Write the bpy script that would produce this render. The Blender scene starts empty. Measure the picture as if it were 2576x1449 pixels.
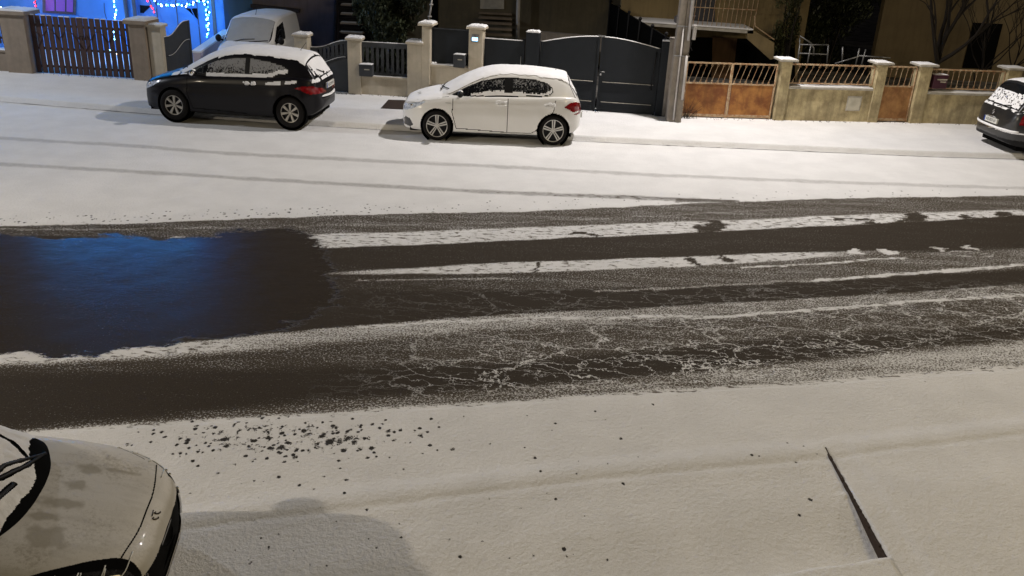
import bpy, math, random
import numpy as np
random.seed(7)
RNG = np.random.default_rng(7)
S = bpy.context.scene
COL = S.collection
R = math.radians
# ------------------------------------------------------------------ camera
PITCH, ROLL, CAMH, FPX, CX, CY = R(23), R(2.8), 4.6, 2200.0, 1288.0, 724.5
cF = np.array((0, math.cos(PITCH), -math.sin(PITCH)))
cU0 = np.array((0, math.sin(PITCH), math.cos(PITCH)))
cR = math.cos(ROLL)*np.array((1., 0, 0)) + math.sin(ROLL)*cU0
cU = -math.sin(ROLL)*np.array((1., 0, 0)) + math.cos(ROLL)*cU0
cam_d = bpy.data.cameras.new('camera')
cam = bpy.data.objects.new('camera', cam_d); COL.objects.link(cam)
from mathutils import Matrix, Vector
cam.matrix_world = Matrix(((cR[0], cU[0], -cF[0], 0), (cR[1], cU[1], -cF[1], 0), (cR[2], cU[2], -cF[2], CAMH), (0, 0, 0, 1)))
cam_d.sensor_width = 36; cam_d.lens = FPX/2576*36; cam_d.clip_end = 2000; cam_d.clip_start = .05
S.camera = cam
# ------------------------------------------------------------------ sky glow of a town at night
W = bpy.data.worlds.new('World'); S.world = W; W.use_nodes = True
wn = W.node_tree; bg = wn.nodes['Background']
SKY = (0.0135, 0.0122, 0.0125)
bg.inputs['Color'].default_value = (*SKY, 1); bg.inputs['Strength'].default_value = 1.0
S.view_settings.view_transform = 'Standard'; S.view_settings.look = 'None'
S.view_settings.exposure = 0.0; S.view_settings.gamma = 1.0
# ------------------------------------------------------------------ street lamps and added fill lamps (all above the frame) and the festive lights
def lamp(name, loc, watts, col, size=.16, target=None, kind='POINT', cone=150):
    d = bpy.data.lights.new(name, kind); d.energy = watts; d.color = col
    if kind == 'AREA': d.size = size
    else: d.shadow_soft_size = size
    if kind == 'SPOT': d.spot_size = R(cone); d.spot_blend = .6
    o = bpy.data.objects.new(name, d); COL.objects.link(o); o.location = loc
    if target is not None:
        o.rotation_euler = (Vector(target)-Vector(loc)).to_track_quat('-Z', 'Y').to_euler()
    return o
WARM = (1.0, .94, .90)
lamp('street_light_over_road', (4.4, 21.0, 9.4), 4350, WARM, .12, (3.2, 16.0, 0), 'SPOT', 160)
lamp('street_light_near_left', (-17, 3.5, 6.5), 4900, (1.0, .85, .64), .12, (-1, 6, 0), 'SPOT', 105)
lamp('fill_light_near_right', (12, 1.5, 10), 1950, (1.0, .79, .42), 2.2, (7, 8.5, 0), 'SPOT', 120)  # added unseen lamp, wide and soft, warm fill for the right foreground
lamp('street_light_far_right', (30, 20.5, 9), 3200, (1.0, .84, .6), .15, (16, 17, 0), 'SPOT', 130)
lamp('fill_light_far_left', (-22, 18.0, 9), 4600, (.88, .92, 1.0), .15, (-14, 15, 0), 'SPOT', 130)  # added unseen lamp, bluish fill for the far snow at left

# ------------------------------------------------------------------ pixel helpers: a point of the place seen at a pixel of the 2576 px wide view
def ray(px, py): return cF + (px-CX)/FPX*cR - (py-CY)/FPX*cU
def G(px, py, z=0.):
    d = ray(px, py); t = (z-CAMH)/d[2]; return (d[0]*t, d[1]*t, z)
def at(px, py, y):
    d = ray(px, py); t = y/d[1]; return (d[0]*t, y, CAMH+d[2]*t)
def proj(x, y, z):
    q = np.stack([np.asarray(x, float), np.asarray(y, float), np.asarray(z, float)-CAMH + 0*np.asarray(x, float)], -1)
    k = q@cF; return CX+FPX*(q@cR)/k, CY-FPX*(q@cU)/k
def interp(x, pts):
    a = np.array(pts, float); return np.interp(x, a[:, 0], a[:, 1])
def pchip(x, pts):
    a = np.array(sorted(pts), float); X, Yv = a[:, 0], a[:, 1]
    h = np.diff(X); dl = np.diff(Yv)/h; m = np.zeros(len(X))
    m[0], m[-1] = dl[0], dl[-1]
    for i in range(1, len(X)-1):
        if dl[i-1]*dl[i] > 0:
            w1, w2 = 2*h[i]+h[i-1], h[i]+2*h[i-1]; m[i] = (w1+w2)/(w1/dl[i-1]+w2/dl[i])
    x = np.clip(np.asarray(x, float), X[0], X[-1]); i = np.clip(np.searchsorted(X, x)-1, 0, len(h)-1)
    t = (x-X[i])/h[i]
    return ((1+2*t)*(1-t)**2)*Yv[i] + t*(1-t)**2*h[i]*m[i] + t*t*(3-2*t)*Yv[i+1] + t*t*(t-1)*h[i]*m[i+1]
def vnoise(x, y, z=0., seed=0):
    x, y, z = np.broadcast_arrays(np.asarray(x, float), y, z)
    xi, yi, zi = np.floor(x).astype(np.int64), np.floor(y).astype(np.int64), np.floor(z).astype(np.int64)
    fx, fy, fz = x-xi, y-yi, z-zi
    fx, fy, fz = fx*fx*(3-2*fx), fy*fy*(3-2*fy), fz*fz*(3-2*fz)
    def hsh(a, b, c):
        n = (a*374761393 + b*668265263 + c*2147483647 + seed*144665) & 0xffffffff
        n = ((n ^ (n >> 13))*1274126177) & 0xffffffff
        n = ((n ^ (n >> 16))*2246822519) & 0xffffffff
        return ((n ^ (n >> 15)) & 0xffff)/65535.
    r = 0
    for dx in (0, 1):
        for dy in (0, 1):
            for dz in (0, 1):
                r = r + hsh(xi+dx, yi+dy, zi+dz)*np.where(dx, fx, 1-fx)*np.where(dy, fy, 1-fy)*np.where(dz, fz, 1-fz)
    return r
def fbm(x, y, z=0., o=3, seed=0):
    r = 0; a = .5; s = 0
    for k in range(o):
        r = r + a*vnoise(np.asarray(x)*2**k, np.asarray(y)*2**k, np.asarray(z)*2**k, seed+k); s += a; a *= .5
    return r/s
def sstep(a, b, x):
    t = np.clip((x-a)/(b-a), 0, 1); return t*t*(3-2*t)
def inpoly(x, z, poly):
    r = np.zeros(np.shape(x), bool); n = len(poly)
    for i in range(n):
        (x0, z0), (x1, z1) = poly[i], poly[(i+1) % n]
        c = ((z0 > z) != (z1 > z)); r ^= c & (x < (x1-x0)*(z-z0)/((z1-z0) or 1e-9)+x0)
    return r
def dseg(x, z, pts):
    d = np.full(np.shape(x), 1e9)
    for (x0, z0), (x1, z1) in zip(pts[:-1], pts[1:]):
        ux, uz = x1-x0, z1-z0; t = np.clip(((x-x0)*ux+(z-z0)*uz)/(ux*ux+uz*uz+1e-12), 0, 1)
        d = np.minimum(d, np.hypot(x-x0-t*ux, z-z0-t*uz))
    return d
# ------------------------------------------------------------------ materials
class NT:
    def __init__(s, name):
        s.m = bpy.data.materials.new(name); s.m.use_nodes = True; s.t = s.m.node_tree
        s.b = s.t.nodes['Principled BSDF']; s.tc = s.t.nodes.new('ShaderNodeTexCoord')
    def n(s, typ, **kw):
        o = s.t.nodes.new('ShaderNode'+typ)
        for k, v in kw.items():
            if k.startswith('i_'): o.inputs[k[2:].replace('_', ' ')].default_value = v
            else: setattr(o, k, v)
        return o
    def l(s, a, b): s.t.links.new(a, b)
    def noise(s, scale, detail=4, rough=.55, vec=None, dist=0):
        o = s.n('TexNoise', i_Scale=scale, i_Detail=detail, i_Roughness=rough, i_Distortion=dist)
        s.l(vec if vec is not None else s.tc.outputs['Object'], o.inputs['Vector']); return o.outputs['Fac']
    def math(s, op, a, b=None, c=None, clamp=False):
        o = s.n('Math', operation=op, use_clamp=clamp)
        for i, v in enumerate((a, b, c)):
            if v is None: continue
            if hasattr(v, 'links'): s.l(v, o.inputs[i])
            else: o.inputs[i].default_value = v
        return o.outputs[0]
    def rng(s, v, a, b, c=0., d=1.):
        o = s.n('MapRange', interpolation_type='SMOOTHSTEP'); s.l(v, o.inputs[0])
        for i, q in enumerate((a, b, c, d)):
            if hasattr(q, 'links'): s.l(q, o.inputs[i+1])
            else: o.inputs[i+1].default_value = q
        return o.outputs[0]
    def mix(s, f, a, b):
        o = s.n('Mix', data_type='RGBA')
        for i, v in ((0, f), (6, a), (7, b)):
            if hasattr(v, 'links'): s.l(v, o.inputs[i])
            else: o.inputs[i].default_value = (*v, 1) if i else v
        return o.outputs[2]
    def attr(s, name):
        o = s.n('Attribute', attribute_name=name); return o.outputs['Fac']
    def bump(s, h, strength=.3, dist=.01):
        o = s.n('Bump', i_Strength=strength, i_Distance=dist); s.l(h, o.inputs['Height']); s.l(o.outputs[0], s.b.inputs['Normal'])
    def mapping(s, rot=0, sc=(1, 1, 1)):
        o = s.n('Mapping'); o.inputs['Rotation'].default_value = (0, 0, rot); o.inputs['Scale'].default_value = sc
        s.l(s.tc.outputs['Object'], o.inputs[0]); return o.outputs[0]
def mat(name, c, rough=.6, metal=0., var=.25, vs=6., bump=.15, bs=60., bd=.004, c2=None, coat=0., spec=.5, streak=0):
    t = NT(name); b = t.b
    c2 = c2 or tuple(v*(1-var) for v in c)
    f = t.noise(vs, 5, .65)
    col = t.mix(t.rng(f, .3, .72), c2, c)
    if streak:
        f2 = t.noise(1, 4, .6, t.mapping(0, (9, 9, .9))); col = t.mix(t.rng(f2, .42, .75, 0, streak), col, tuple(v*.35 for v in c))
    t.l(col, b.inputs['Base Color']); b.inputs['Roughness'].default_value = rough; b.inputs['Metallic'].default_value = metal
    b.inputs['Specular IOR Level'].default_value = spec; b.inputs['Coat Weight'].default_value = coat; b.inputs['Coat Roughness'].default_value = .06
    if bump: t.bump(t.noise(bs, 4, .6), bump, bd)
    return t.m
def emit(name, c, s):
    t = NT(name); t.b.inputs['Base Color'].default_value = (*c, 1); t.b.inputs['Emission Color'].default_value = (*c, 1); t.b.inputs['Emission Strength'].default_value = s
    return t.m
SNOWC = (.80, .80, .81)
def snow_mat(name, dirt=.0, c=SNOWC, scale=1.):
    t = NT(name)
    f = t.noise(1.6*scale, 5, .6); col = t.mix(t.rng(f, .3, .7), tuple(v*.93 for v in c), c)
    t.l(col, t.b.inputs['Base Color']); t.b.inputs['Roughness'].default_value = .75; t.b.inputs['Specular IOR Level'].default_value = .25
    h = t.math('ADD', t.math('MULTIPLY', t.noise(9*scale, 3), 1.6), t.noise(55*scale, 4, .7))
    t.bump(h, .35, .006); return t.m
M = {}
M['snow'] = snow_mat('snow')
M['carsnow'] = snow_mat('car_snow', scale=2.2)
M['beige'] = mat('beige_render', (.50, .44, .34), .85, var=.16, vs=3, bump=.35, bs=90, streak=.16)
M['brownpier'] = mat('brown_render', (.27, .215, .16), .85, var=.2, vs=3, bump=.3, streak=.2)
M['yellowwall'] = mat('old_yellow_wall', (.56, .47, .27), .9, vs=2.6, c2=(.25, .20, .11), bump=.7, bs=30, bd=.015, streak=.6)
M['cap'] = mat('stone_cap', (.45, .42, .36), .8, vs=8)
M['greygate'] = mat('grey_gate_paint', (.050, .054, .060), .6, var=.15, bump=.04, spec=.25)
M['darkgate'] = mat('anthracite_paint', (.015, .018, .022), .6, var=.12, bump=.04, spec=.2)
M['brownwood'] = mat('dark_brown_slats', (.060, .024, .018), .6, var=.4, vs=5, streak=.4)
M['frost'] = snow_mat('thin_frost', c=(.36, .37, .38), scale=3.)
M['soil'] = mat('dark_garden_soil', (.20, .19, .18), .95, vs=1.6, c2=(.025, .022, .015), bump=.5, bs=20, bd=.02)
M['rust'] = mat('rusty_sheet', (.42, .19, .05), .85, vs=3.2, c2=(.17, .055, .016), bump=.4, bs=30, streak=.5)
M['rustpale'] = mat('pale_rusty_sheet', (.42, .22, .08), .85, vs=3, c2=(.20, .085, .03), bump=.4, bs=30, streak=.3)
M['ironold'] = mat('old_cream_iron', (.52, .42, .27), .7, vs=14, c2=(.30, .14, .06), bump=.2)
M['concrete'] = mat('pole_concrete', (.30, .265, .225), .9, var=.3, vs=4, bump=.4, streak=.25)
M['conduit'] = mat('grey_conduit', (.42, .40, .38), .55, var=.15)
M['metal'] = mat('grey_metal', (.3, .3, .3), .4, .6, bump=.05)
M['black'] = mat('black_plastic', (.008, .008, .009), .5, var=.2, bump=.05, spec=.2)
M['tyre'] = mat('tyre_rubber', (.010, .009, .009), .85, var=.3, spec=.2)
M['gap'] = mat('dark_gap', (.004, .004, .004), .9, bump=0, spec=.05)
M['alloydull'] = mat('dull_alloy', (.42, .40, .36), .4, .3, var=.08, bump=0)
M['alloy'] = mat('alloy', (.62, .61, .59), .4, .3, var=.05, bump=0)
M['chrome'] = mat('chrome', (.8, .8, .8), .12, 1., var=.05, bump=0)
M['whitepaint'] = mat('white_car_paint', (.74, .735, .72), .28, 0, var=.04, vs=2, bump=.0, coat=.5)
M['blackpaint'] = mat('black_plum_paint', (.006, .0055, .0075), .34, 0, var=.1, vs=2, bump=.0, coat=.06, spec=.22)
M['greypaint'] = mat('dark_grey_paint', (.022, .022, .023), .3, .2, var=.1, vs=2, bump=.0, coat=.6)
M['glass'] = mat('dark_car_glass', (.008, .009, .011), .06, 0, var=.1, bump=0, spec=.6)
def frosted_glass(name, za, zb, t0, t1, xs):
    t = NT(name); sx = t.n('SeparateXYZ'); t.l(t.tc.outputs['Object'], sx.inputs[0]); n = t.noise(24, 5, .75, t.mapping(0, (1.3, .6, 1)))
    hgt = t.rng(sx.outputs[2], za, zb, t0, t1); front = t.rng(sx.outputs[0], xs, xs+.12, 0, .4)
    thr = t.math('ADD', hgt, front); f = t.math('MULTIPLY', t.rng(n, thr, t.math('ADD', thr, .06)), .85)
    t.l(t.mix(f, (.008, .009, .011), (.27, .27, .27)), t.b.inputs['Base Color']); t.l(t.rng(f, 0, .6, .08, .8), t.b.inputs['Roughness']); t.bump(n, .5, .01); return t.m
M['frostwhite'] = frosted_glass('side_glass_with_flecks', 1.02, 1.28, .585, .50, -.80)
M['frostblack'] = frosted_glass('side_glass_frosted', .98, 1.24, .50, .36, -.80)
M['redlens'] = mat('red_lens', (.22, .006, .008), .12, 0, var=.4, vs=14, bump=0, coat=.6)
M['clearlens'] = mat('clear_lens', (.72, .78, .88), .1, 0, vs=22, c2=(.22, .26, .34), bump=0, coat=.8)
M['darklens'] = mat('dark_lens', (.05, .05, .055), .08, .3, vs=26, c2=(.008, .008, .01), bump=0, coat=.8)
M['plate'] = mat('number_plate', (.62, .62, .58), .4, var=.06, bump=0)
M['ink'] = mat('plate_ink', (.01, .01, .012), .5, bump=0)
M['euroblue'] = mat('plate_blue', (.01, .06, .35), .4, bump=0)
M['bark'] = mat('bare_bark', (.016, .011, .007), .9, vs=12, bump=.6, bs=40, bd=.01)
M['leaf'] = mat('evergreen_leaf', (.075, .090, .045), .6, vs=2, c2=(.014, .02, .011), bump=0)
M['olive'] = mat('vine_leaf', (.10, .11, .04), .6, vs=3, c2=(.03, .03, .012), bump=0)
M['ochre'] = mat('ochre_render', (.24, .18, .085), .9, vs=1.2, c2=(.20, .15, .075), bump=.4, bs=50, streak=.25)
M['darkwall'] = mat('olive_render', (.12, .10, .062), .9, vs=1.5, bump=.4, bs=50, streak=.3)
M['lilacwall'] = mat('lilac_render', (.52, .45, .50), .9, var=.2, vs=1.6, bump=.3, streak=.25)
M['blueglow'] = mat('house_paint_with_blue_glow', (.13, .34, .78), .7, var=.10, vs=2, bump=.15)  # blue of the festive lights put into the white house's paint colour
M['greytrim'] = mat('grey_trim', (.14, .13, .14), .7)
M['purple'] = mat('plum_box_paint', (.07, .018, .035), .5)
M['boxwhite'] = mat('cream_box', (.5, .47, .38), .6, vs=5)
M['brownmat'] = mat('brown_grate', (.035, .02, .013), .9, vs=20, bump=.5)
M['wood'] = mat('weathered_steps', (.20, .155, .11), .85, vs=5, bump=.3)
# ------------------------------------------------------------------ mesh helpers
def tag(o, label=None, cat=None, group=None, kind=None):
    if label: o['label'] = label
    if cat: o['category'] = cat
    if group: o['group'] = group
    if kind: o['kind'] = kind
    return o
def empty(name, loc=(0, 0, 0), rz=0., label=None, cat=None, group=None):
    o = bpy.data.objects.new(name, None); COL.objects.link(o); o.empty_display_size = .2
    o.location = loc; o.rotation_euler = (0, 0, rz); return tag(o, label, cat, group)
def mesh_np(name, V, F, m, parent=None, smooth=True, attrs=None):
    V = np.ascontiguousarray(V, np.float32); F = np.asarray(F, np.int32)
    me = bpy.data.meshes.new(name); k = F.shape[1]
    me.vertices.add(len(V)); me.vertices.foreach_set('co', V.ravel())
    me.loops.add(F.size); me.loops.foreach_set('vertex_index', F.ravel())
    me.polygons.add(len(F)); me.polygons.foreach_set('loop_start', np.arange(len(F), dtype=np.int32)*k)
    me.update(calc_edges=True); me.validate()
    if smooth: me.polygons.foreach_set('use_smooth', np.ones(len(me.polygons), bool))
    for n, a in (attrs or {}).items():
        t = me.attributes.new(n, 'FLOAT', 'POINT'); t.data.foreach_set('value', np.ascontiguousarray(a, np.float32).ravel())
    me.materials.append(m); o = bpy.data.objects.new(name, me); COL.objects.link(o)
    if parent: o.parent = parent
    return o
class MB:
    def __init__(s): s.v = []; s.f = []
    def add(s, v, f):
        n = len(s.v); s.v += [tuple(map(float, p)) for p in v]; s.f += [tuple(i+n for i in q) for q in f]; return s
    def box(s, a, b):
        x0, y0, z0 = a; x1, y1, z1 = b
        return s.add([(x0, y0, z0), (x1, y0, z0), (x1, y1, z0), (x0, y1, z0), (x0, y0, z1), (x1, y0, z1), (x1, y1, z1), (x0, y1, z1)],
                     [(3, 2, 1, 0), (4, 5, 6, 7), (0, 1, 5, 4), (1, 2, 6, 5), (2, 3, 7, 6), (3, 0, 4, 7)])
    def hexa(s, p8): return s.add(p8, [(3, 2, 1, 0), (4, 5, 6, 7), (0, 1, 5, 4), (1, 2, 6, 5), (2, 3, 7, 6), (3, 0, 4, 7)])
    def prism(s, poly, off):            # polygon of 3-D points swept by the vector off
        n = len(poly); b = [tuple(np.add(p, off)) for p in poly]
        return s.add(list(poly)+b, [tuple(range(n-1, -1, -1)), tuple(range(n, 2*n))]+[(i, (i+1) % n, n+(i+1) % n, n+i) for i in range(n)])
    def tube(s, pts, r, k=8, cap=True):
        pts = [Vector(p) for p in pts]; n = len(pts); base = len(s.v); rr = r if isinstance(r, (list, tuple)) else [r]*n
        up = Vector((0, 0, 1)); 
        for i, p in enumerate(pts):
            d = (pts[min(i+1, n-1)]-pts[max(i-1, 0)]); d = d.normalized() if d.length > 1e-9 else Vector((0, 0, 1))
            a = d.cross(up if abs(d.z) < .9 else Vector((1, 0, 0))).normalized(); b = d.cross(a)
            for j in range(k):
                t = 2*math.pi*j/k; s.v.append(tuple(p + rr[i]*(math.cos(t)*a + math.sin(t)*b)))
        for i in range(n-1):
            for j in range(k):
                s.f.append((base+i*k+j, base+i*k+(j+1) % k, base+(i+1)*k+(j+1) % k, base+(i+1)*k+j))
        if cap: s.f.append(tuple(base+j for j in range(k-1, -1, -1))); s.f.append(tuple(base+(n-1)*k+j for j in range(k)))
        return s
    def lathe(s, prof, k=40, axis='y', c=(0, 0, 0)):   # prof: (offset along axis, radius)
        base = len(s.v); n = len(prof)
        for h, r in prof:
            for j in range(k):
                t = 2*math.pi*j/k; a, b = r*math.cos(t), r*math.sin(t)
                p = (a, h, b) if axis == 'y' else (a, b, h)
                s.v.append((p[0]+c[0], p[1]+c[1], p[2]+c[2]))
        for i in range(n-1):
            for j in range(k): s.f.append((base+i*k+j, base+i*k+(j+1) % k, base+(i+1)*k+(j+1) % k, base+(i+1)*k+j))
        return s
    def ball(s, c, r, k=10, m=7):
        rx, ry, rz = r if isinstance(r, (tuple, list)) else (r, r, r); base = len(s.v)
        for i in range(m+1):
            a = math.pi*i/m
            for j in range(k):
                t = 2*math.pi*j/k; s.v.append((c[0]+rx*math.sin(a)*math.cos(t), c[1]+ry*math.sin(a)*math.sin(t), c[2]+rz*math.cos(a)))
        for i in range(m):
            for j in range(k): s.f.append((base+i*k+j, base+i*k+(j+1) % k, base+(i+1)*k+(j+1) % k, base+(i+1)*k+j))
        return s
    def build(s, name, m, parent=None, smooth=False, bevel=0.):
        me = bpy.data.meshes.new(name); me.from_pydata(s.v, [], s.f); me.update()
        if smooth:
            for p in me.polygons: p.use_smooth = True
        me.materials.append(m); o = bpy.data.objects.new(name, me); COL.objects.link(o)
        if parent: o.parent = parent
        if bevel:
            b = o.modifiers.new('bevel', 'BEVEL'); b.width = bevel; b.segments = 2; b.limit_method = 'ANGLE'
        return o
def text_mesh(name, body, size, m, parent, M4, extrude=.001):
    c = bpy.data.curves.new(name, 'FONT'); c.body = body; c.size = size; c.extrude = extrude; c.align_x = 'CENTER'; c.align_y = 'CENTER'
    t = bpy.data.objects.new(name+'_tmp', c); COL.objects.link(t)
    dg = bpy.context.evaluated_depsgraph_get(); me = bpy.data.meshes.new_from_object(t.evaluated_get(dg))
    bpy.data.objects.remove(t); me.materials.clear(); me.materials.append(m); me.transform(M4)
    o = bpy.data.objects.new(name, me); COL.objects.link(o); o.parent = parent; return o
# ================================================================== SETTING: road, pavements, ground
KF = [(-60, 24.5), (-30, 22.4), (-14.35, 20.79), (-12.34, 20.61), (-9.42, 20.19), (-7.0, 19.87), (-4.72, 19.71), (-2.96, 19.62), (1.26, 19.47), (3.19, 19.47), (6.59, 19.55), (9.28, 19.62), (11.57, 19.8), (30, 21.5), (60, 24)]
KN = [(-60, -10), (-2.58, 5.97), (.86, 6.95), (3.13, 7.47), (5.45, 8.11), (30, 15.2), (60, 23)]
WL = [(-60, 27.5), (-14.24, 24.0), (-10.37, 23.75), (-4.57, 23.22), (-2.95, 23.15), (1.73, 22.41), (3.62, 22.22), (4.09, 22.2), (6.64, 22.48), (10.43, 23.0), (13.63, 23.34), (60, 29)]
def xs_grid():
    a = np.arange(-13.5, 13.5, .045); return np.concatenate([np.linspace(-60, -13.6, 60), a, np.linspace(13.55, 60, 60)])
ST = [-400, 0, 400, 800, 1288, 1700, 2000, 2300, 2576, 3000]
BND = np.array([   # band edges (rows) at the stations (columns)
 [580, 569, 559, 543, 533, 513, 502, 496, 493, 488],
 [600, 592, 598, 590, 574, 559, 547, 535, 528, 515],
 [608, 600, 610, 625, 606, 588, 573, 558, 543, 528],
 [702, 700, 700, 686, 660, 648, 636, 628, 622, 610],
 [704, 702, 702, 690, 688, 671, 652, 636, 626, 615],
 [715, 720, 725, 735, 733, 723, 712, 693, 678, 655],
 [900, 889, 868, 828, 790, 770, 752, 735, 715, 690],
 [935, 918, 900, 868, 826, 800, 780, 765, 745, 715],
 [960, 945, 935, 930, 915, 880, 852, 838, 820, 800],
 [1090, 1072, 1045, 1008, 972, 938, 913, 880, 857, 830],
 [1110, 1090, 1066, 1040, 1010, 982, 967, 945, 925, 900]], float)
VAL = np.array([
 [1, 1, 1, 1, 1, 1, 1, 1, 1, 1],
 [.28, .28, .30, .32, .34, .34, .34, .33, .32, .3],
 [0, 0, .2, .74, .77, .77, .75, .70, .66, .5],
 [.1, .1, .1, .12, .15, .16, .15, .13, .12, .15],
 [.1, .1, .1, .55, .82, .84, .80, .22, .2, .2],
 [.1, .1, .1, .16, .28, .34, .36, .36, .38, .4],
 [.05, .05, .05, .05, .06, .07, .08, .09, .10, .15],
 [.84, .84, .72, .56, .52, .50, .46, .42, .40, .40],
 [.26, .26, .28, .28, .32, .33, .33, .32, .32, .4],
 [.09, .09, .09, .09, .09, .10, .12, .17, .16, .25],
 [.22, .22, .30, .34, .40, .46, .52, .58, .60, .7],
 [1, 1, 1, 1, 1, 1, 1, 1, 1, 1]], float)
WETP = [(-500, 580), (0, 591), (100, 596), (160, 606), (225, 598), (250, 583), (330, 588), (400, 606), (450, 609), (480, 600), (545, 583), (620, 574), (700, 572), (740, 578), (785, 590), (800, 612),
        (815, 640), (830, 665), (815, 700), (850, 722), (840, 760), (770, 810), (700, 835), (450, 852), (425, 866), (385, 884), (330, 876), (290, 880), (275, 892), (240, 899), (175, 902), (140, 908), (100, 902), (88, 884), (40, 882), (0, 888), (-500, 900)]
TA = [(-400, 335), (0, 348), (350, 368), (550, 385), (750, 395), (1000, 408), (1288, 421), (1638, 440), (1938, 453), (2288, 465), (2576, 474), (3000, 485)]
TB = [(-400, 392), (0, 413), (300, 430), (600, 448), (800, 460), (1288, 486), (1538, 495), (1738, 503), (1850, 508)]
def bands(px, py):
    out = np.zeros_like(px); B = np.array([np.interp(px, ST, r) for r in BND]); Vv = np.array([np.interp(px, ST, r) for r in VAL])
    out[:] = Vv[0]
    for k in range(11):
        soft = (1.5, 2.5, 2, 2.5, 2, 8, 3, 11, 16, 16, 10)[k]
        out = out + (Vv[k+1]-Vv[k])*sstep(-soft, soft, py-B[k])
    return out
def road_fields(x, y):
    px, py = proj(x, y, 0*x)
    # irregular edges: jitter in place coordinates, stronger near than far
    n1 = fbm(x*1.1, y*3., 0, 5, 3)-.5; n2 = fbm(x*4, y*8, 0, 4, 9)-.5
    jx, jy = px+n1*44+n2*60, py+n1*12+n2*26
    s = bands(px+n1*10, py+n1*5+n2*3)
    # tyre ruts pressed in the fresh snow
    rut = 0*x
    for T, wd, lo in ((TA, 4.8, .80), (TB, 5.2, .70)):
        dd = np.abs(py-interp(px, T)+n2*5)
        k = 1-sstep(wd*.35, wd*1.25, dd)
        amt = np.interp(px, [0, 700, 1300, 1900, 2576], [.30, .34, .34, .32, .28] if T is TA else [.32, .38, .5, .64, .64])
        if T is TB: k = k*(px < 1860)
        rut = np.maximum(rut, k*amt*1.35*(s > .6)); s = s - k*amt*(s > .8)*(.0 if T is TA else .55*sstep(1100, 1500, px))
    s = np.where((px > 1700)*(py > np.interp(px, [1700, 1838], [499, 503]))*(py < 520)*(px < 1850), np.minimum(s, .4+.5*sstep(506, 512, py)*(px < 1820)), s)
    # bare gaps in the two ragged strips, islets further right
    for cx, cy, rx, ry in ((1788, 572, 42, 22), (2292, 550, 36, 18), (2455, 548, 36, 7), (2120, 552, 30, 4), (1470, 590, 40, 4), (2540, 548, 30, 9), (1352, 672, 7, 20), (1735, 655, 10, 9), (1820, 650, 12, 6), (2190, 560, 30, 3)):
        q = ((jx-cx)/rx)**2+((jy-cy)/ry)**2; s = np.where(s > .5, s-(s-.2)*(1-sstep(.8, 1.15, q)), s)
    for cx, cy, rx, ry, a in ((2153, 635, 24, 6, .9), (2233, 632, 20, 6, .85), (2373, 625, 30, 4, .7), (2430, 621, 22, 3, .7), (2440, 638, 60, 2.5, .6), (450, 600, 24, 3, .7), (620, 705, 26, 2, .45), (60, 895, 60, 12, .9)):
        q = ((jx-cx)/rx)**2+((jy-cy)/ry)**2; s = np.maximum(s, a*(1-sstep(.7, 1.2, q)))
    for P, wd, a in (([(1863, 673), (2278, 650)], 2.5, .8), ([(2050, 706), (2288, 688), (2576, 668)], 4, .8), ([(1500, 668+65), (2050, 706)], 3, .5), ([(900, 822), (1288, 803), (1850, 795), (2300, 760), (2576, 742)], 4, .75),
                     ([(0, 578), (700, 572)], 2, .45), ([(700, 570), (1288, 560), (2000, 525)], 2, .42), ([(900, 705), (1288, 700)], 2, .5)):
        d = dseg(px+n2*6, py+n2*9+n1*4, P); s = np.maximum(s, a*(1-sstep(wd*.5, wd*1.4, d)))
    # meltwater
    wet = 0.
    for ox, oy in ((-14, -4), (14, -4), (-14, 4), (14, 4), (0, 0), (0, 7), (0, -7), (-30, 0), (30, 0), (-50, 0), (50, 0), (-80, 0), (80, 0), (-115, 0)): wet = wet+inpoly(jx+ox, jy+oy, WETP)/14.
    wetf = np.maximum(wet, .30*(s < .3))
    crack = np.clip(sstep(700, 1350, px)*sstep(690, 740, py)*(1-sstep(-25, 0, py-np.interp(px, ST, BND[10]))), 0, 1)
    crack = crack*np.where(py < np.interp(px, ST, BND[6]), .24, 1.)*(fbm(x*.6, y*.9, 0, 2, 31)*1.1+.6)
    # dirt specks along the far snow edge
    deb = (1-sstep(6, 26, np.interp(px, ST, BND[0])-8-py))*(py < np.interp(px, ST, BND[0])-3)*np.interp(px, [0, 900, 1400, 2576], [.8, .75, .25, .2])
    nb = py-np.interp(px, ST, BND[10])
    d2 = (nb > -4)*(np.exp(-((px-640)/260.)**2-((py-1100)/50.)**2)*1.7+.85*np.exp(-((px-900)/300.)**2-((py-1105)/60.)**2)+.6*np.exp(-((px-700)/200.)**2-((py-1212)/16.)**2))
    deb = np.maximum(np.maximum(deb, d2), .11*(nb > 0)*np.exp(-((px-1100)/750.)**2))
    return s, wetf, crack, np.minimum(deb, 1.5), rut
def strip(name, x, ya, yb, nv, zf, m, vs=None):
    v = np.linspace(0, 1, nv) if vs is None else vs
    X = np.repeat(x[:, None], len(v), 1); Yv = ya[:, None]+(yb-ya)[:, None]*v[None]
    Z = zf(X, Yv, Yv-ya[:, None], yb[:, None]-Yv)
    f = road_fields(X, Yv); n, k = X.shape
    i = np.arange(n-1)[:, None]*k+np.arange(k-1)[None]; F = np.stack([i, i+k, i+k+1, i+1], -1).reshape(-1, 4)
    Vt = np.stack([X, Yv, Z], -1).reshape(-1, 3)
    # normals up
    return mesh_np(name, Vt, F, m, None, True, dict(snow=f[0].ravel(), wet=f[1].ravel(), crack=f[2].ravel(), debris=f[3].ravel(), rut=f[4].ravel()))
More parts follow.
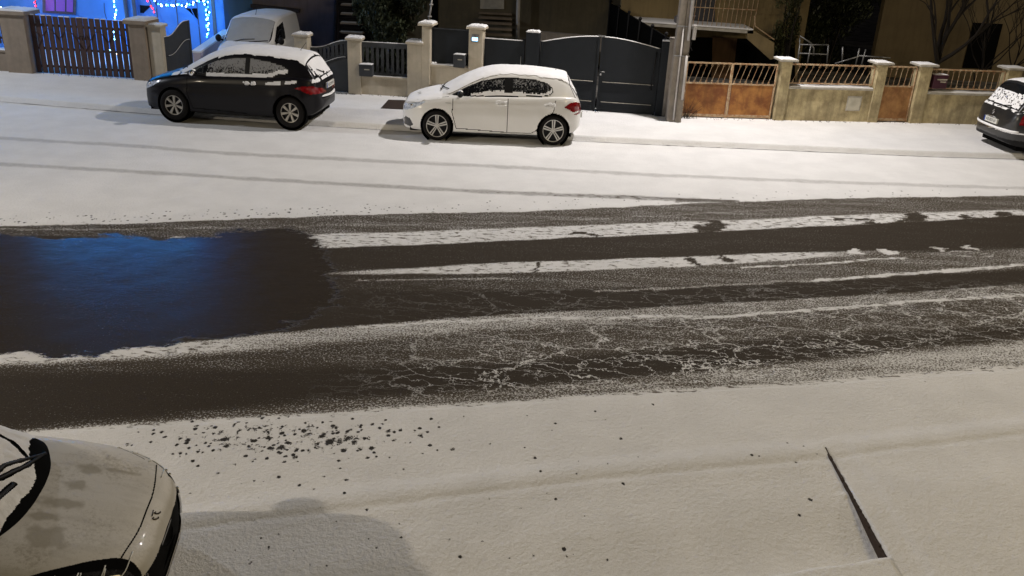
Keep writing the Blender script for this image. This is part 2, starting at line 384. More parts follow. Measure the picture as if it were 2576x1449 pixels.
def ground_mat():
    t = NT('snowy_asphalt'); s0 = t.attr('snow'); wet0 = t.attr('wet'); cr = t.attr('crack'); deb = t.attr('debris')
    road = t.mapping(R(-13), (1, 1, 1)); streak = t.mapping(R(-13), (.35, 2.2, 1)); sw = t.mapping(R(-13), (.6, 1.3, 1))
    nf = t.noise(34, 5, .85, road); nm = t.noise(7.5, 4, .8, t.mapping(R(-13), (.8, 2.2, 1))); ns = t.noise(2.2, 5, .65, streak)
    wn_ = t.math('ADD', wet0, t.math('MULTIPLY', t.math('SUBTRACT', t.noise(7, 6, .85, t.mapping(R(-13), (.8, 1.8, 1))), .5), 2.0))
    wm = t.math('MULTIPLY', t.rng(wn_, .42, .62), t.rng(wet0, .30, .42))
    s = t.math('ADD', t.math('MULTIPLY', s0, t.math('SUBTRACT', 1, wm)), t.math('MULTIPLY', wm, .05)); wet = t.math('MAXIMUM', wm, t.math('MINIMUM', wet0, .3))
    fine = t.math('ADD', .5, t.math('MULTIPLY', t.math('SUBTRACT', t.math('ADD', t.math('MULTIPLY', t.noise(42, 3, .75, road), .8), t.math('MULTIPLY', ns, .2)), .5), 2.2))
    dash = t.math('ADD', .5, t.math('MULTIPLY', t.math('SUBTRACT', t.noise(5.5, 4, .75, t.mapping(R(-13), (1.1, 3.0, 1))), .5), 2.4))
    sel = t.rng(s0, .58, .74); mixn = t.math('ADD', t.math('MULTIPLY', fine, t.math('SUBTRACT', 1, sel)), t.math('MULTIPLY', dash, sel))
    unused_ = t.math('ADD', t.math('MULTIPLY', nf, .44), t.math('ADD', t.math('MULTIPLY', nm, .42), t.math('MULTIPLY', ns, .14)))
    # coverage: the snow value moves the threshold through the grain
    thr = t.math('SUBTRACT', .86, t.math('MULTIPLY', s, .70))
    cov = t.rng(mixn, t.math('SUBTRACT', thr, .09), t.math('ADD', thr, .09))
    cov = t.math('MAXIMUM', cov, t.rng(s, .90, .99))
    thin = t.math('MULTIPLY', t.rng(s, .06, .66), .17)                       # grey slush between the grains
    cov2 = t.math('MULTIPLY', cov, t.rng(s, .02, .42, .12, 1))
    # cracks that hold snow
    dn = t.n('TexNoise', i_Scale=3.5, i_Detail=4., i_Roughness=.7); t.l(road, dn.inputs['Vector'])
    va = t.n('VectorMath', operation='SCALE'); va.inputs['Scale'].default_value = .42; t.l(dn.outputs['Color'], va.inputs[0])
    vb = t.n('VectorMath', operation='ADD'); t.l(t.mapping(R(-13), (.62, 1.5, 1)), vb.inputs[0]); t.l(va.outputs[0], vb.inputs[1])
    cks = []
    for sc, w in ((1.2, .014), (2.4, .017), (4.2, .019)):
        vo = t.n('TexVoronoi', feature='DISTANCE_TO_EDGE', i_Scale=sc); t.l(vb.outputs[0], vo.inputs['Vector'])
        cks.append(t.math('SUBTRACT', 1, t.rng(vo.outputs['Distance'], w*.25, w)))
    gate = t.rng(t.noise(1.3, 3, .6, road), .32, .44); gate2 = t.rng(t.noise(6.5, 3, .7, road), .30, .42)
    ck = t.math('MULTIPLY', t.math('MAXIMUM', t.math('MAXIMUM', t.math('MULTIPLY', cks[0], .9), t.math('MULTIPLY', cks[2], t.rng(t.noise(1.9, 3, .6, road), .46, .56))), t.math('MULTIPLY', cks[1], gate)), gate2)
    ck = t.math('MULTIPLY', ck, cr, clamp=True)
    cov3 = t.math('MAXIMUM', cov2, ck)
    # dirt and bare specks in the snow
    iso = t.mapping(R(-13), (1.05, .85, 1)); vo = t.n('TexVoronoi', i_Scale=7.5); t.l(iso, vo.inputs['Vector'])
    wob = t.math('MULTIPLY', t.math('SUBTRACT', t.noise(30, 4, .8, iso), .5), .75)
    dsp = t.math('ADD', vo.outputs['Distance'], wob)
    sep = t.n('SeparateColor'); t.l(vo.outputs['Color'], sep.inputs[0])
    keep = t.math('LESS_THAN', sep.outputs[0], t.math('MULTIPLY', deb, 1.0))
    rad = t.math('MULTIPLY', t.math('ADD', t.math('MULTIPLY', sep.outputs[1], .24), .05), t.math('ADD', .28, t.math('MULTIPLY', deb, .6)))
    sp = t.math('MULTIPLY', keep, t.math('SUBTRACT', 1, t.rng(dsp, t.math('SUBTRACT', rad, .04), t.math('ADD', rad, .02))))
    clump = t.math('MULTIPLY', t.rng(t.noise(10, 5, .75, iso), t.math('SUBTRACT', .84, t.math('MULTIPLY', deb, .19)), t.math('SUBTRACT', .87, t.math('MULTIPLY', deb, .19))), t.rng(deb, .3, .5))
    vo2 = t.n('TexVoronoi', i_Scale=15); t.l(iso, vo2.inputs['Vector']); se2 = t.n('SeparateColor'); t.l(vo2.outputs['Color'], se2.inputs[0])
    rad2 = t.math('ADD', t.math('MULTIPLY', deb, .07), t.math('MULTIPLY', se2.outputs[1], .28)); k2 = t.math('LESS_THAN', se2.outputs[0], t.math('MULTIPLY', deb, .95))
    sp2 = t.math('MULTIPLY', k2, t.math('SUBTRACT', 1, t.rng(t.math('ADD', vo2.outputs['Distance'], wob), t.math('SUBTRACT', rad2, .05), t.math('ADD', rad2, .03))))
    sp = t.math('MAXIMUM', sp, t.math('MAXIMUM', clump, sp2))
    cov4 = t.math('MULTIPLY', cov3, t.math('SUBTRACT', 1, t.math('MULTIPLY', sp, .96)))
    asp = t.mix(t.rng(t.noise(70, 4, .8), .3, .7), (.024, .0195, .0145), (.064, .052, .040))
    asp = t.mix(t.math('MULTIPLY', thin, 2.6), asp, (.26, .225, .18))
    asp = t.mix(wet, asp, t.mix(nf, (.020, .016, .012), (.060, .048, .037)))
    sn = t.mix(t.rng(t.noise(1.4, 5, .6), .3, .7), (.74, .74, .745), (.82, .82, .825)); sn = t.mix(t.rng(t.noise(95, 3, .8), .35, .65, 0, .30), sn, (.50, .49, .47))
    rutf = t.math('MULTIPLY', t.attr('rut'), t.rng(t.noise(13, 4, .8, t.mapping(R(3), (.7, 3.0, 1))), .35, .62, .55, 1.25)); sn = t.mix(t.math('MINIMUM', rutf, .8), sn, (.22, .21, .20))
    asp = t.mix(sp, asp, (.013, .010, .008))
    t.l(t.mix(cov4, asp, sn), t.b.inputs['Base Color'])
    ro = t.math('MULTIPLY', wm, t.math('SUBTRACT', 1, cov4)); t.l(t.rng(ro, 0, 1, .85, .24), t.b.inputs['Roughness'])
    t.l(t.math('ADD', .07, t.math('MULTIPLY', ro, t.rng(t.noise(4, 6, .8, streak), .38, .62, .35, .95))), t.b.inputs['Specular IOR Level'])
    h = t.math('ADD', t.math('MULTIPLY', cov4, 1.3), t.math('ADD', t.math('MULTIPLY', t.noise(12, 3), .7), t.math('ADD', t.math('MULTIPLY', t.noise(24, 3, .6), t.rng(s, .9, 1, 0, 1.3)), t.math('MULTIPLY', t.noise(60, 4, .75), t.rng(cov4, 0, 1, .25, .9)))))
    t.bump(t.math('MULTIPLY', h, t.math('SUBTRACT', 1, t.math('MULTIPLY', wm, .72))), .8, .010); return t.m
GM = ground_mat()
X = xs_grid(); kf = interp(X, KF); kn = interp(X, KN)
def zroad(x, y, da, db): return 0*x+.004*fbm(x*3, y*3, 0, 2)
o = strip('road', X, kn, kf, 330, zroad, GM); tag(o, kind='structure')
def zfar(x, y, d, e):
    w = .02*(fbm(x*6, y*6, 0, 2)-.5)
    return .11*sstep(-.02+w, .10+w, d)+.012*np.exp(-((d-.12)/.06)**2)+.006*fbm(x*2.5, y*2.5, 0, 3)
vs = np.concatenate([np.linspace(0, .05, 12)[:-1], np.linspace(.05, 1, 60)])
o = strip('pavement', X, kf, interp(X, WL)+.4, 0, zfar, GM, vs); tag(o, kind='structure')
# near pavement: kerb ridge, sunken drive left of a kerb stone, level apron right of it
def edge_y(x): return 5.31+(x-1.95)*.28
def znear(x, y, e, d):   # d: distance from the kerb going towards the house
    z = .025*sstep(-.0, .40, d)+.012*np.exp(-((d-.22)/.12)**2)-.010*np.exp(-((d-.40)/.05)**2)+.035*sstep(.5, 1.2, d)
    drop = sstep(.02, 2.1, d)*.145
    inside = (1-sstep(3.085-.01, 3.105+.01, x))*sstep(edge_y(x)-.02, edge_y(x)+.02, y)
    z = z - drop*inside
    z = z-.014*(x > 3.09)*(1-sstep(3.33, 3.345, x))*sstep(.1, .3, d)*(y > edge_y(x)-.3)
    z = z+inside*.018*np.exp(-((x-3.045)/.035)**2)*sstep(.42, .7, fbm(0*x, y*6, 0, 3, 5))*sstep(.3, .9, d)
    return z+.010*fbm(x*2.2, y*2.2, 0, 4)+.004*fbm(x*9, y*9, 0, 3, 4)
Xn = np.unique(np.concatenate([X, np.arange(3.0, 3.3, .012)]))
kn2 = interp(Xn, KN)
vs = np.concatenate([np.linspace(0, 1, 260)[:-1]**1.0])
o = strip('near_pavement', Xn, kn2-16., kn2, 0, znear, GM, 1-np.linspace(0, 1, 420)[::-1]**1.6); tag(o, kind='structure')
# wide ground below everything, reaching the horizon
b = MB().add([(-900, -900, -.35), (900, -900, -.35), (900, 900, -.35), (-900, 900, -.35)], [(0, 1, 2, 3)])
tag(b.build('ground', M['snow']), kind='structure')
# exposed dark face of the kerb stone beside the drive
b = MB(); n = 60
for k in range(n):
    if k < 6: continue
    y0, y1 = 7.40-k*1.80/n, 7.40-(k+1)*1.80/n
    h0, h1 = [.155*min(1, (7.42-q)/2.1)**1.15+.006*random.random() for q in (y0, y1)]
    q0 = .030+random.uniform(-.006, .004); b.hexa([(3.072, y1, -.3), (3.10, y1, -.3), (3.10, y0, -.3), (3.072, y0, -.3), (3.078, y1, q0-.002), (3.10, y1, q0), (3.10, y0, q0), (3.078, y0, q0-.002)])
tag(b.build('kerb_stone', M['brownmat']), 'dark brown kerb edge bare of snow beside the sunken drive at lower right', 'kerb', kind='structure')
# wall-line helpers
def wl(x): return float(interp(x, WL))
def wx(px, z=.1):
    lo, hi = -30., 30.
    for _ in range(40):
        m_ = (lo+hi)/2
        if proj(m_, wl(m_), z)[0] < px: lo = m_
        else: hi = m_
    return (lo+hi)/2
def zt(x, py, dy=0.):
    lo, hi = -2., 8.
    for _ in range(40):
        m_ = (lo+hi)/2
        if proj(x, wl(x)+dy, m_)[1] > py: lo = m_
        else: hi = m_
    return (lo+hi)/2
def P(x, z, d=0.):
    e = .05; t = np.array((2*e, wl(x+e)-wl(x-e))); t /= np.hypot(*t)
    return (x-t[1]*d, wl(x)+t[0]*d, z)      # d > 0 goes away from the road
def wbox(b, xa, xb, za, zb, d0, d1, zb2=None, za2=None):
    zb2 = zb if zb2 is None else zb2; za2 = za if za2 is None else za2
    return b.hexa([P(xa, za, d0), P(xb, za2, d0), P(xb, za2, d1), P(xa, za, d1), P(xa, zb, d0), P(xb, zb2, d0), P(xb, zb2, d1), P(xa, zb, d1)])
def snowpad(b, xa, xb, z, d0, d1, h=.035):
    n = 8
    for i in range(n):
        u0, u1 = xa+(xb-xa)*i/n, xa+(xb-xa)*(i+1)/n
        k0, k1 = [h*(.8+.4*random.random())*(1 if 0 < q < n else .45) for q in (i, i+1)]
        wbox(b, u0, u1, z, z+k0, d0, d1, z+k1)
# ================================================================== CARS
def catmull(Pc, t):     # Pc (n, ..., 2) control points, t in [0,1]
    n = len(Pc)-1; u = np.clip(t, 0, 1)*n; i = np.minimum(u.astype(int), n-1); f = u-i
    E = np.concatenate([2*Pc[:1]-Pc[1:2], Pc, 2*Pc[-1:]-Pc[-2:-1]])
    a, b, c, d = E[i], E[i+1], E[i+2], E[i+3]; f = f.reshape((-1,)+(1,)*(Pc.ndim-1))
    return .5*((2*b)+(-a+c)*f+(2*a-5*b+4*c-d)*f*f+(-a+3*b-3*c+d)*f**3)
def grid_of(xs, sec, nt):
    """sec(xs) -> list of (y, z) arrays from the side bottom to the centre line; returns full-width grid"""
    ctrl = np.array([[y*np.ones_like(xs), z*np.ones_like(xs)] for y, z in sec(xs)])     # (k, 2, nx)
    t = np.linspace(0, 1, nt); C = catmull(ctrl, t)                     # (nt, 2, nx)
    Y_, Z_ = np.maximum(C[:, 0], 0), C[:, 1]
    Y2 = np.concatenate([Y_, -Y_[::-1][1:]]); Z2 = np.concatenate([Z_, Z_[::-1][1:]])
    Xg = np.repeat(xs[None], len(Y2), 0)
    return np.stack([Xg, Y2, Z2], -1).transpose(1, 0, 2)                # (nx, nt2, 3)
class Shell:
    def __init__(s, Vg):
        s.V = Vg; nx, nt = Vg.shape[:2]
        i = (np.arange(nx-1)[:, None]*nt+np.arange(nt-1)[None]); s.F = np.stack([i, i+1, i+nt+1, i+nt], -1).reshape(-1, 4)
        s.v = Vg.reshape(-1, 3); q = s.v[s.F]; s.c = q.mean(1)
        n = np.cross(q[:, 2]-q[:, 0], q[:, 3]-q[:, 1]); s.n = n/(np.linalg.norm(n, axis=1, keepdims=True)+1e-12)
        # outward: away from the core line
        core = np.stack([np.clip(s.c[:, 0], s.c[:, 0].min()+.4, s.c[:, 0].max()-.4), 0*s.c[:, 1], 0*s.c[:, 2]+.6], -1)
        if ((s.n*(s.c-core)).sum(1)).mean() < 0: s.F = s.F[:, ::-1]; s.n = -s.n
        vn = np.zeros_like(s.v)
        for k in range(4): np.add.at(vn, s.F[:, k], s.n)
        s.vn = vn/(np.linalg.norm(vn, axis=1, keepdims=True)+1e-12)
    def part(s, name, mask, m, parent, off=0., jit=None):
        f = s.F[mask]
        if not len(f): return None
        used = np.unique(f); mp = np.zeros(len(s.v), int); mp[used] = np.arange(len(used))
        o_ = off if jit is None else off+jit(s.v[used])
        v = s.v[used]+s.vn[used]*(np.asarray(o_).reshape(-1, 1) if jit is not None else off)
        return mesh_np(name, v, mp[f], m, parent)
def densex(x0, x1, n, e=1.0):
    t = np.linspace(0, 1, n); c = .5-.5*np.cos(np.pi*t); return x0+(x1-x0)*(t*(1-e*.5)+c*e*.5)
H208 = dict(
 zt=[(.80, .50), (.785, .60), (.74, .69), (.65, .755), (.45, .83), (.1, .915), (-.1, .95), (-.4, .965), (-1, .95), (-2.5, .97), (-2.95, .99), (-3.05, .96), (-3.11, .86), (-3.15, .70), (-3.17, .52)],
 zb=[(.80, .42), (.78, .27), (.70, .19), (0, .18), (-2.5, .19), (-2.9, .24), (-3.1, .33), (-3.16, .43), (-3.17, .5)],
 zs=[(.80, .49), (.78, .57), (.72, .63), (.6, .68), (.4, .745), (0, .83), (-.4, .89), (-1.2, .925), (-2.2, .955), (-2.6, .98), (-2.9, .965), (-3.05, .90), (-3.12, .78), (-3.155, .65), (-3.17, .51)],
 w=[(.80, .0), (.797, .16), (.785, .33), (.76, .47), (.71, .585), (.62, .68), (.5, .755), (.3, .82), (0, .855), (-.4, .865), (-1.3, .868), (-2.5, .868), (-2.75, .85), (-2.93, .79), (-3.04, .71), (-3.11, .58), (-3.15, .42), (-3.167, .22), (-3.17, 0)],
 x=(.80, -3.17), gx=(.06, -3.09),
 zr=[(.06, .90), (-.05, .965), (-.3, 1.105), (-.6, 1.26), (-.9, 1.375), (-1.1, 1.425), (-1.4, 1.458), (-1.8, 1.46), (-2.3, 1.44), (-2.65, 1.405), (-2.79, 1.38), (-2.83, 1.33), (-2.95, 1.14), (-3.05, .98), (-3.09, .9)],
 zc=[(.06, .80), (-.05, .86), (-.3, .93), (-.45, 1.0), (-.8, 1.175), (-1.1, 1.29), (-1.4, 1.345), (-1.8, 1.355), (-2.3, 1.33), (-2.65, 1.28), (-2.8, 1.22), (-2.95, 1.06), (-3.05, .93), (-3.09, .85)],
 yc=[(.06, .48), (-.05, .58), (-.3, .70), (-.45, .695), (-.8, .65), (-1.1, .61), (-1.4, .59), (-2.3, .575), (-2.65, .57), (-2.8, .57), (-2.95, .60), (-3.09, .60)],
 yb=[(.06, .48), (-.05, .60), (-.3, .765), (-1, .815), (-2.2, .815), (-2.5, .80), (-2.75, .765), (-2.95, .68), (-3.05, .60), (-3.09, .5)],
 zbase=.80, wheels=(0, -2.54), wr=.31, zw=.31, tw=.845,
 )
def lower_sec(sp):
    def f(x):
        zt_, zb_, zs_, w = (pchip(x, sp[k]) for k in ('zt', 'zb', 'zs', 'w'))
        fl = 0
        for xa in sp['wheels']: fl = fl+.018*np.exp(-((np.abs(x-xa)-.30)/.12)**2)
        h = zs_-zb_; w2 = w+fl*(w > .5)
        return [(0*x, zb_), (.60*w, zb_), (.90*w, zb_+.01), (.965*w2, zb_+.12*h), (.985*w2, zb_+.30*h), (w2, zb_+.52*h), (.985*w+fl*.4, zb_+.72*h), (.975*w, zb_+.86*h), (.925*w, zs_), (.82*w, zs_+.45*(zt_-zs_)+.012), (.62*w, zs_+.78*(zt_-zs_)+.012), (.35*w, zt_-.006), (0*x, zt_)]
    return f
def upper_sec(sp):
    def f(x):
        zr, zc, yc, yb = (pchip(x, sp[k]) for k in ('zr', 'zc', 'yc', 'yb')); zB = np.minimum(sp['zbase'], zc-.02)
        m = lambda t, b=0: (yb+(yc-yb)*t+b, zB+(zc-zB)*t)
        d = zr-zc
        return [(yb, zB), m(.3, .012), m(.6, .018), m(.86, .012), (yc, zc), (yc*.93, zc+.30*d), (yc*.78, zc+.58*d), (yc*.50, zc+.84*d), (yc*.22, zr-.004), (0*x, zr)]
    return f
def make_wheel(car, sp, x, side, style, rimr=.215):
    """style: 'twin' five paired spokes, 'seven' seven spokes"""
    r = sp['wr']; y = side*sp['tw']; w = .195*side
    t = MB(); yo = y
    t.lathe([(-w, rimr), (-w, r*.9), (-w*.93, r*.975), (-w*.75, r), (-w*.25, r), (-w*.07, r*.975), (0, r*.88), (w*.02, rimr+.035), (-.006*side, rimr+.006), (-.03*side, rimr)], 56, 'y', (x, yo, sp['zw']))
    tyre = t.build('wheel', M['tyre'], car, True)
    b = MB(); b.lathe([(-.012*side, rimr+.010), (0, rimr+.007), (-.004*side, rimr-.003), (-.02*side, rimr-.005)], 56, 'y', (x, yo, sp['zw']))
    b.lathe([(-.012*side, .001), (-.006*side, .026), (-.02*side, .036), (-.05*side, .04)], 20, 'y', (x, yo, sp['zw']))
    ns = 5 if style == 'twin' else 7
    def spoke(a, w0, w1, sh0, sh1):
        pts = []
        for rr, ww, sh, dy in ((.03, w0, sh0, -.025), (rimr*.55, (w0+w1)/2, (sh0+sh1)/2, -.012), (rimr-.004, w1, sh1, -.008)):
            pts.append((rr, ww, sh, dy))
        for (r0, q0, s0, d0), (r1, q1, s1, d1) in zip(pts[:-1], pts[1:]):
            p8 = []
            for dep in (-.03, 0):
                for rr, qq, ss, dd in ((r0, -q0, s0, d0), (r0, q0, s0, d0), (r1, q1, s1, d1), (r1, -q1, s1, d1)):
                    lx, lz = rr, qq+ss
                    p8.append((x+lx*math.cos(a)-lz*math.sin(a), yo+side*(dd+dep), sp['zw']+lx*math.sin(a)+lz*math.cos(a)))
            b.hexa(p8)
    for k in range(ns):
        a = 2*math.pi*k/ns + (math.pi/2 if side > 0 else 1.2)
        if style == 'twin':
            spoke(a, .010, .013, .016, .026); spoke(a, .010, .013, -.016, -.026)
        else: spoke(a, .013, .026, 0, .012)
    rim = b.build('rim', M['alloy' if style == 'twin' else 'alloydull'], tyre)
    d = MB(); d.lathe([(-.02*side, rimr-.004), (-.06*side, rimr-.012), (-.14*side, rimr-.03)], 40, 'y', (x, yo, sp['zw'])); d.lathe([(-.062*side, .0), (-.062*side, rimr-.012)], 30, 'y', (x, yo, sp['zw'])); d.lathe([(-.05*side, .05), (-.045*side, .13)], 30, 'y', (x, yo, sp['zw']))
    d.build('brake_disc', M['black'], tyre)
    return tyre
def car_core(sp, root, ncol=330, nt=100, xr=None, gnt=60):
    xs = densex(sp['x'][0], sp['x'][1], ncol, .85); 
    lo = Shell(grid_of(xs, lower_sec(sp), nt)); gx = densex(sp['gx'][0], sp['gx'][1], int(ncol*.8), .6)
    up = Shell(grid_of(gx, upper_sec(sp), gnt)); return lo, up
def side_pt(sh, x, z, side=1, off=.004):
    """point of the shell's side nearest to (x, z)"""
    m = (sh.v[:, 1]*side > .05); d = (sh.v[m, 0]-x)**2+(sh.v[m, 2]-z)**2; i = np.argmin(d); p = sh.v[m][i]; n = sh.vn[m][i]
    return np.array((x, p[1], z))+n*off
def top_pt(sh, x, y, off=.004):
    m = sh.vn[:, 2] > .2; d = (sh.v[m, 0]-x)**2+(sh.v[m, 1]-y)**2; i = np.argmin(d); return np.array((x, y, sh.v[m][i][2]))+sh.vn[m][i]*off
def on_curve(sh, pts, side, n=24, off=.004, top=False):
    a = np.array(pts, float); t = np.linspace(0, 1, n); u = catmull(a, t) if len(a) > 2 else a[0]+(a[1]-a[0])*t[:, None]
    return [tuple(top_pt(sh, p[0], p[1], off) if top else side_pt(sh, p[0], p[1], side, off)) for p in u]
def hatchback(name, loc, rz, scale, label, paint, style, doors, kind):
    root = empty(name, loc, rz, label, 'car'); root.scale = (scale, scale, scale*1.06)
    sp = H208; lo, up = car_core(sp, root)
    c = lo.c; n = lo.n; ay = np.abs(c[:, 1]); side = (ay > .45)
    arch = np.zeros(len(c), bool)
    for xa in sp['wheels']: arch |= (np.hypot(c[:, 0]-xa, c[:, 2]-sp['zw']) < .362) & (ay > .5)
    arch |= (c[:, 2] < .185)
    hl = [(.80, .60), (.70, .672), (.48, .745), (.24, .795), (.36, .715), (.52, .635), (.68, .575), (.80, .55)]
    head = inpoly(c[:, 0], c[:, 2], hl) & (ay > .32)
    if kind == 'white': tl = [(-2.74, .80), (-2.86, .885), (-3.0, .90), (-3.09, .86), (-3.155, .66), (-3.02, .64), (-2.93, .67), (-2.88, .75)]
    else: tl = [(-2.66, .80), (-2.82, .845), (-3.02, .84), (-3.13, .78), (-3.16, .68), (-2.98, .685), (-2.88, .72), (-2.80, .765)]
    tail = inpoly(c[:, 0], c[:, 2], tl) & (ay > .25)
    grille = (c[:, 0] > .60) & (ay < .42) & (c[:, 2] > .33) & (c[:, 2] < .55)
    foglamp = inpoly(c[:, 0], c[:, 2], [(.52, .29), (.60, .42), (.70, .44), (.78, .36), (.74, .27), (.6, .25)]) & (ay > .35) if kind == 'white' else np.zeros(len(c), bool)
    if doors == 4:
        fd = [(-.34, .93), (-.33, .60), (-.42, .28), (-1.53, .235), (-1.53, .95)]; rd = [(-1.53, .95), (-1.53, .235), (-2.06, .24), (-2.16, .30), (-2.3, .52), (-2.52, .70), (-2.56, .98)]
        dp = [fd, rd]
    else: dp = [[(-.34, .93), (-.33, .60), (-.42, .28), (-1.70, .235), (-1.84, .40), (-1.86, .96)]]
    dmask = []; gap = np.zeros(len(c), bool)
    for d in dp:
        m_ = inpoly(c[:, 0], c[:, 2], d) & side & (n[:, 2] < .8)
        g = (dseg(c[:, 0], c[:, 2], d[:5] if doors == 2 else (d[:4]+d[4:])) < .0075) & side & (n[:, 2] < .6)
        gap |= g & (c[:, 2] < .93) & ~((c[:, 0] < -1.6) & (doors == 2)); dmask.append(m_)
    bg_ = (np.abs(c[:, 0]-(.62-.55*np.maximum(ay-.35, 0)**1.3*0)) < 0)
    used = arch | head | tail | grille | foglamp | gap
    body = ~used
    for m_ in dmask: body &= ~m_
    lo.part('body', body, paint, root)
    for m_ in dmask:
        for sd in (1, -1):
            dm = m_ & ~used & (c[:, 1]*sd > 0); d_o = lo.part('door', dm, paint, root)
            xm = c[dm, 0]
            hx = xm.min()+.12 if doors == 4 else xm.min()+.14
            hp = side_pt(lo, hx, .795, sd, .0)
            hb = MB(); hb.tube([hp+np.array((-.085, 0, 0)), hp+np.array((-.07, .03*sd, 0)), hp+np.array((.07, .03*sd, .004)), hp+np.array((.085, 0, .004))], [.012, .014, .014, .012], 8)
            hb.build('handle', paint, d_o, True)
            if sd > 0:
                sb = MB()
                for q in range(16): sb.ball(hp+np.array((random.uniform(-.12, .12), .012, random.uniform(.03, .075))), (random.uniform(.02, .04), .014, random.uniform(.012, .028)), 8, 5)
                sb.build('snow_clump', M['carsnow'], d_o, True)
    [lo.part('door_gap', gap & ~head & ~tail & ~arch & (c[:, 1]*q_ > 0), M['gap'], root) for q_ in (1, -1)]
    for sd in (1, -1):
        lo.part('headlight', head & (c[:, 1]*sd > 0), M['clearlens'], root, .002)
        t_ = lo.part('tail_light', tail & (c[:, 1]*sd > 0), M['redlens'], root, .006)
        if kind == 'white':
            lo.part('reflector', inpoly(c[:, 0], c[:, 2], [(-2.74, .755), (-2.84, .74), (-2.95, .70), (-3.06, .715), (-3.1, .70), (-3.0, .67), (-2.86, .665), (-2.78, .70)]) & (c[:, 1]*sd > .3), M['whitepaint'], t_, .009)
    lo.part('grille', grille, M['black'], root)
    if foglamp.any(): [lo.part('fog_lamp_surround', foglamp & (c[:, 1]*q_ > 0), M['darklens'], root) for q_ in (1, -1)]
    # wheel housings and floor
    for xa in sp['wheels']:
        for sd in (1, -1): MB().lathe([(.0, .36), (-.30*sd, .36), (-.30*sd, .0)], 40, 'y', (xa, sd*.825, sp['zw'])).build('wheel_housing', M['gap'], root)
    MB().box((-2.95, -.68, .17), (.6, .68, .30)).build('underbody', M['gap'], root)
    for xa in sp['wheels']:
        for sd in (1, -1): make_wheel(root, sp, xa, sd, style, .222 if style == 'twin' else .188)
    # greenhouse
    c = up.c; n = up.n; ay = np.abs(c[:, 1]); zcx = pchip(c[:, 0], sp['zc']); zrx = pchip(c[:, 0], sp['zr'])
    sidepart = (c[:, 2] < zcx+.012) & (ay > .4)
    if doors == 4: wp = [(-.30, .935), (-.60, 1.095), (-.95, 1.235), (-1.3, 1.305), (-1.7, 1.32), (-2.1, 1.30), (-2.36, 1.24), (-2.47, 1.16), (-2.50, 1.08), (-2.44, 1.015), (-2.3, .985), (-1.2, .945), (-.6, .925)]
    else: wp = [(-.30, .935), (-.60, 1.095), (-.95, 1.235), (-1.3, 1.305), (-1.7, 1.315), (-2.1, 1.27), (-2.4, 1.20), (-2.50, 1.13), (-2.44, 1.06), (-2.30, 1.055), (-2.18, .99), (-2.0, .965), (-1.2, .935), (-.6, .925)]
    win = inpoly(c[:, 0], c[:, 2], wp) & sidepart
    seal = inpoly(c[:, 0], c[:, 2], [(p[0], p[1]) for p in wp]) & sidepart & (dseg(c[:, 0], c[:, 2], wp+[wp[0]]) < .019)
    bp = (-1.44, -1.62) if doors == 4 else (-1.58, -1.68)
    pil = win & (c[:, 0] < bp[0]) & (c[:, 0] > bp[1])
    dv = win & (np.abs(c[:, 0]+2.34) < .012) if doors == 4 else pil & False
    dv |= win & (np.abs(c[:, 0]+.66) < .012)
    mid = ~((c[:, 2] < zcx-.0) & (ay > .35))
    scr = mid & (c[:, 0] > -1.02) & (ay < pchip(c[:, 0], sp['yc'])*.955)
    rw = (c[:, 0] < -2.85) & (c[:, 0] > -3.06) & (ay < .53) & (c[:, 2] > .98)
    spg = (np.abs(c[:, 0]+2.838) < .008) & (ay < .56) & (c[:, 2] > 1.2)          # dark slot under the spoiler
    nz = fbm(c[:, 0]*34, c[:, 1]*14, c[:, 2]*34, 3, 5)
    zlow = interp(c[:, 0], sorted([(p[0], p[1]) for p in wp[-6:]]+[(-.3, .93)]))
    # snow stuck to the side glass: a bank along the sill, flecks above it
    if kind == 'white':
        bank = win & ~seal & (c[:, 2] < zlow+.085+.035*np.sin(c[:, 0]*4.2+1)+(nz-.5)*.07) & (c[:, 0] < -.72) & ~((c[:, 0] < bp[0]) & (c[:, 0] > bp[1]) & (c[:, 2] > zlow+.07))
        fleck = win & (nz > .58+.25*sstep(.12, .3, 1.33-c[:, 2])*(1-sstep(-.9, -.7, c[:, 0]))) & ~pil & (c[:, 0] < -.66)
    else:
        bank = sidepart & (np.abs(c[:, 2]-(zlow+.025+.0*c[:, 0])) < .036) & (c[:, 0] < -.75) & (c[:, 0] > -2.5)
        fleck = win & (nz > np.where(c[:, 0] > -1.5, .30+.30*sstep(-.0, .3, 1.14-c[:, 2]), .40+.5*sstep(.0, .14, 1.22-c[:, 2]))) & ~pil & (c[:, 0] < -.72)
    sn_side = bank | fleck
    roofn = fbm(c[:, 0]*9, c[:, 1]*9, 0, 3, 8)
    top = (n[:, 2] > (.62 if kind == 'white' else .50)+(nz-.5)*.3) & (c[:, 2] > zcx+(.02 if kind == 'white' else .004)+.03*(roofn-.5)*2) & (c[:, 0] < -.98) & (c[:, 0] > -2.83)
    scr_snow = scr & (c[:, 0] < -.05-.06*(nz-.5)) & (roofn > .12)  # snow lying on the windscreen
    rws = rw & ~(inpoly(c[:, 0], c[:, 1], [(-2.86, .50), (-3.06, .54), (-3.06, .34), (-2.98, .40)]) & (nz > .42)) & ((c[:, 2] > 1.0) | (nz > .45))
    fleck &= ~bank
    snow = bank | top | scr_snow | rws
    glass = (win | scr | rw) & ~pil & ~seal & ~dv
    body = ~(win | scr | rw | spg)
    up.part('roof', body, paint, root)
    for sd in (1, -1):
        up.part('side_window', win & glass & (c[:, 1]*sd > 0), M['frostwhite' if kind == 'white' else 'frostblack'], root)
        up.part('window_frame', win & ~glass & (c[:, 1]*sd > 0), M['black'], root, .003)
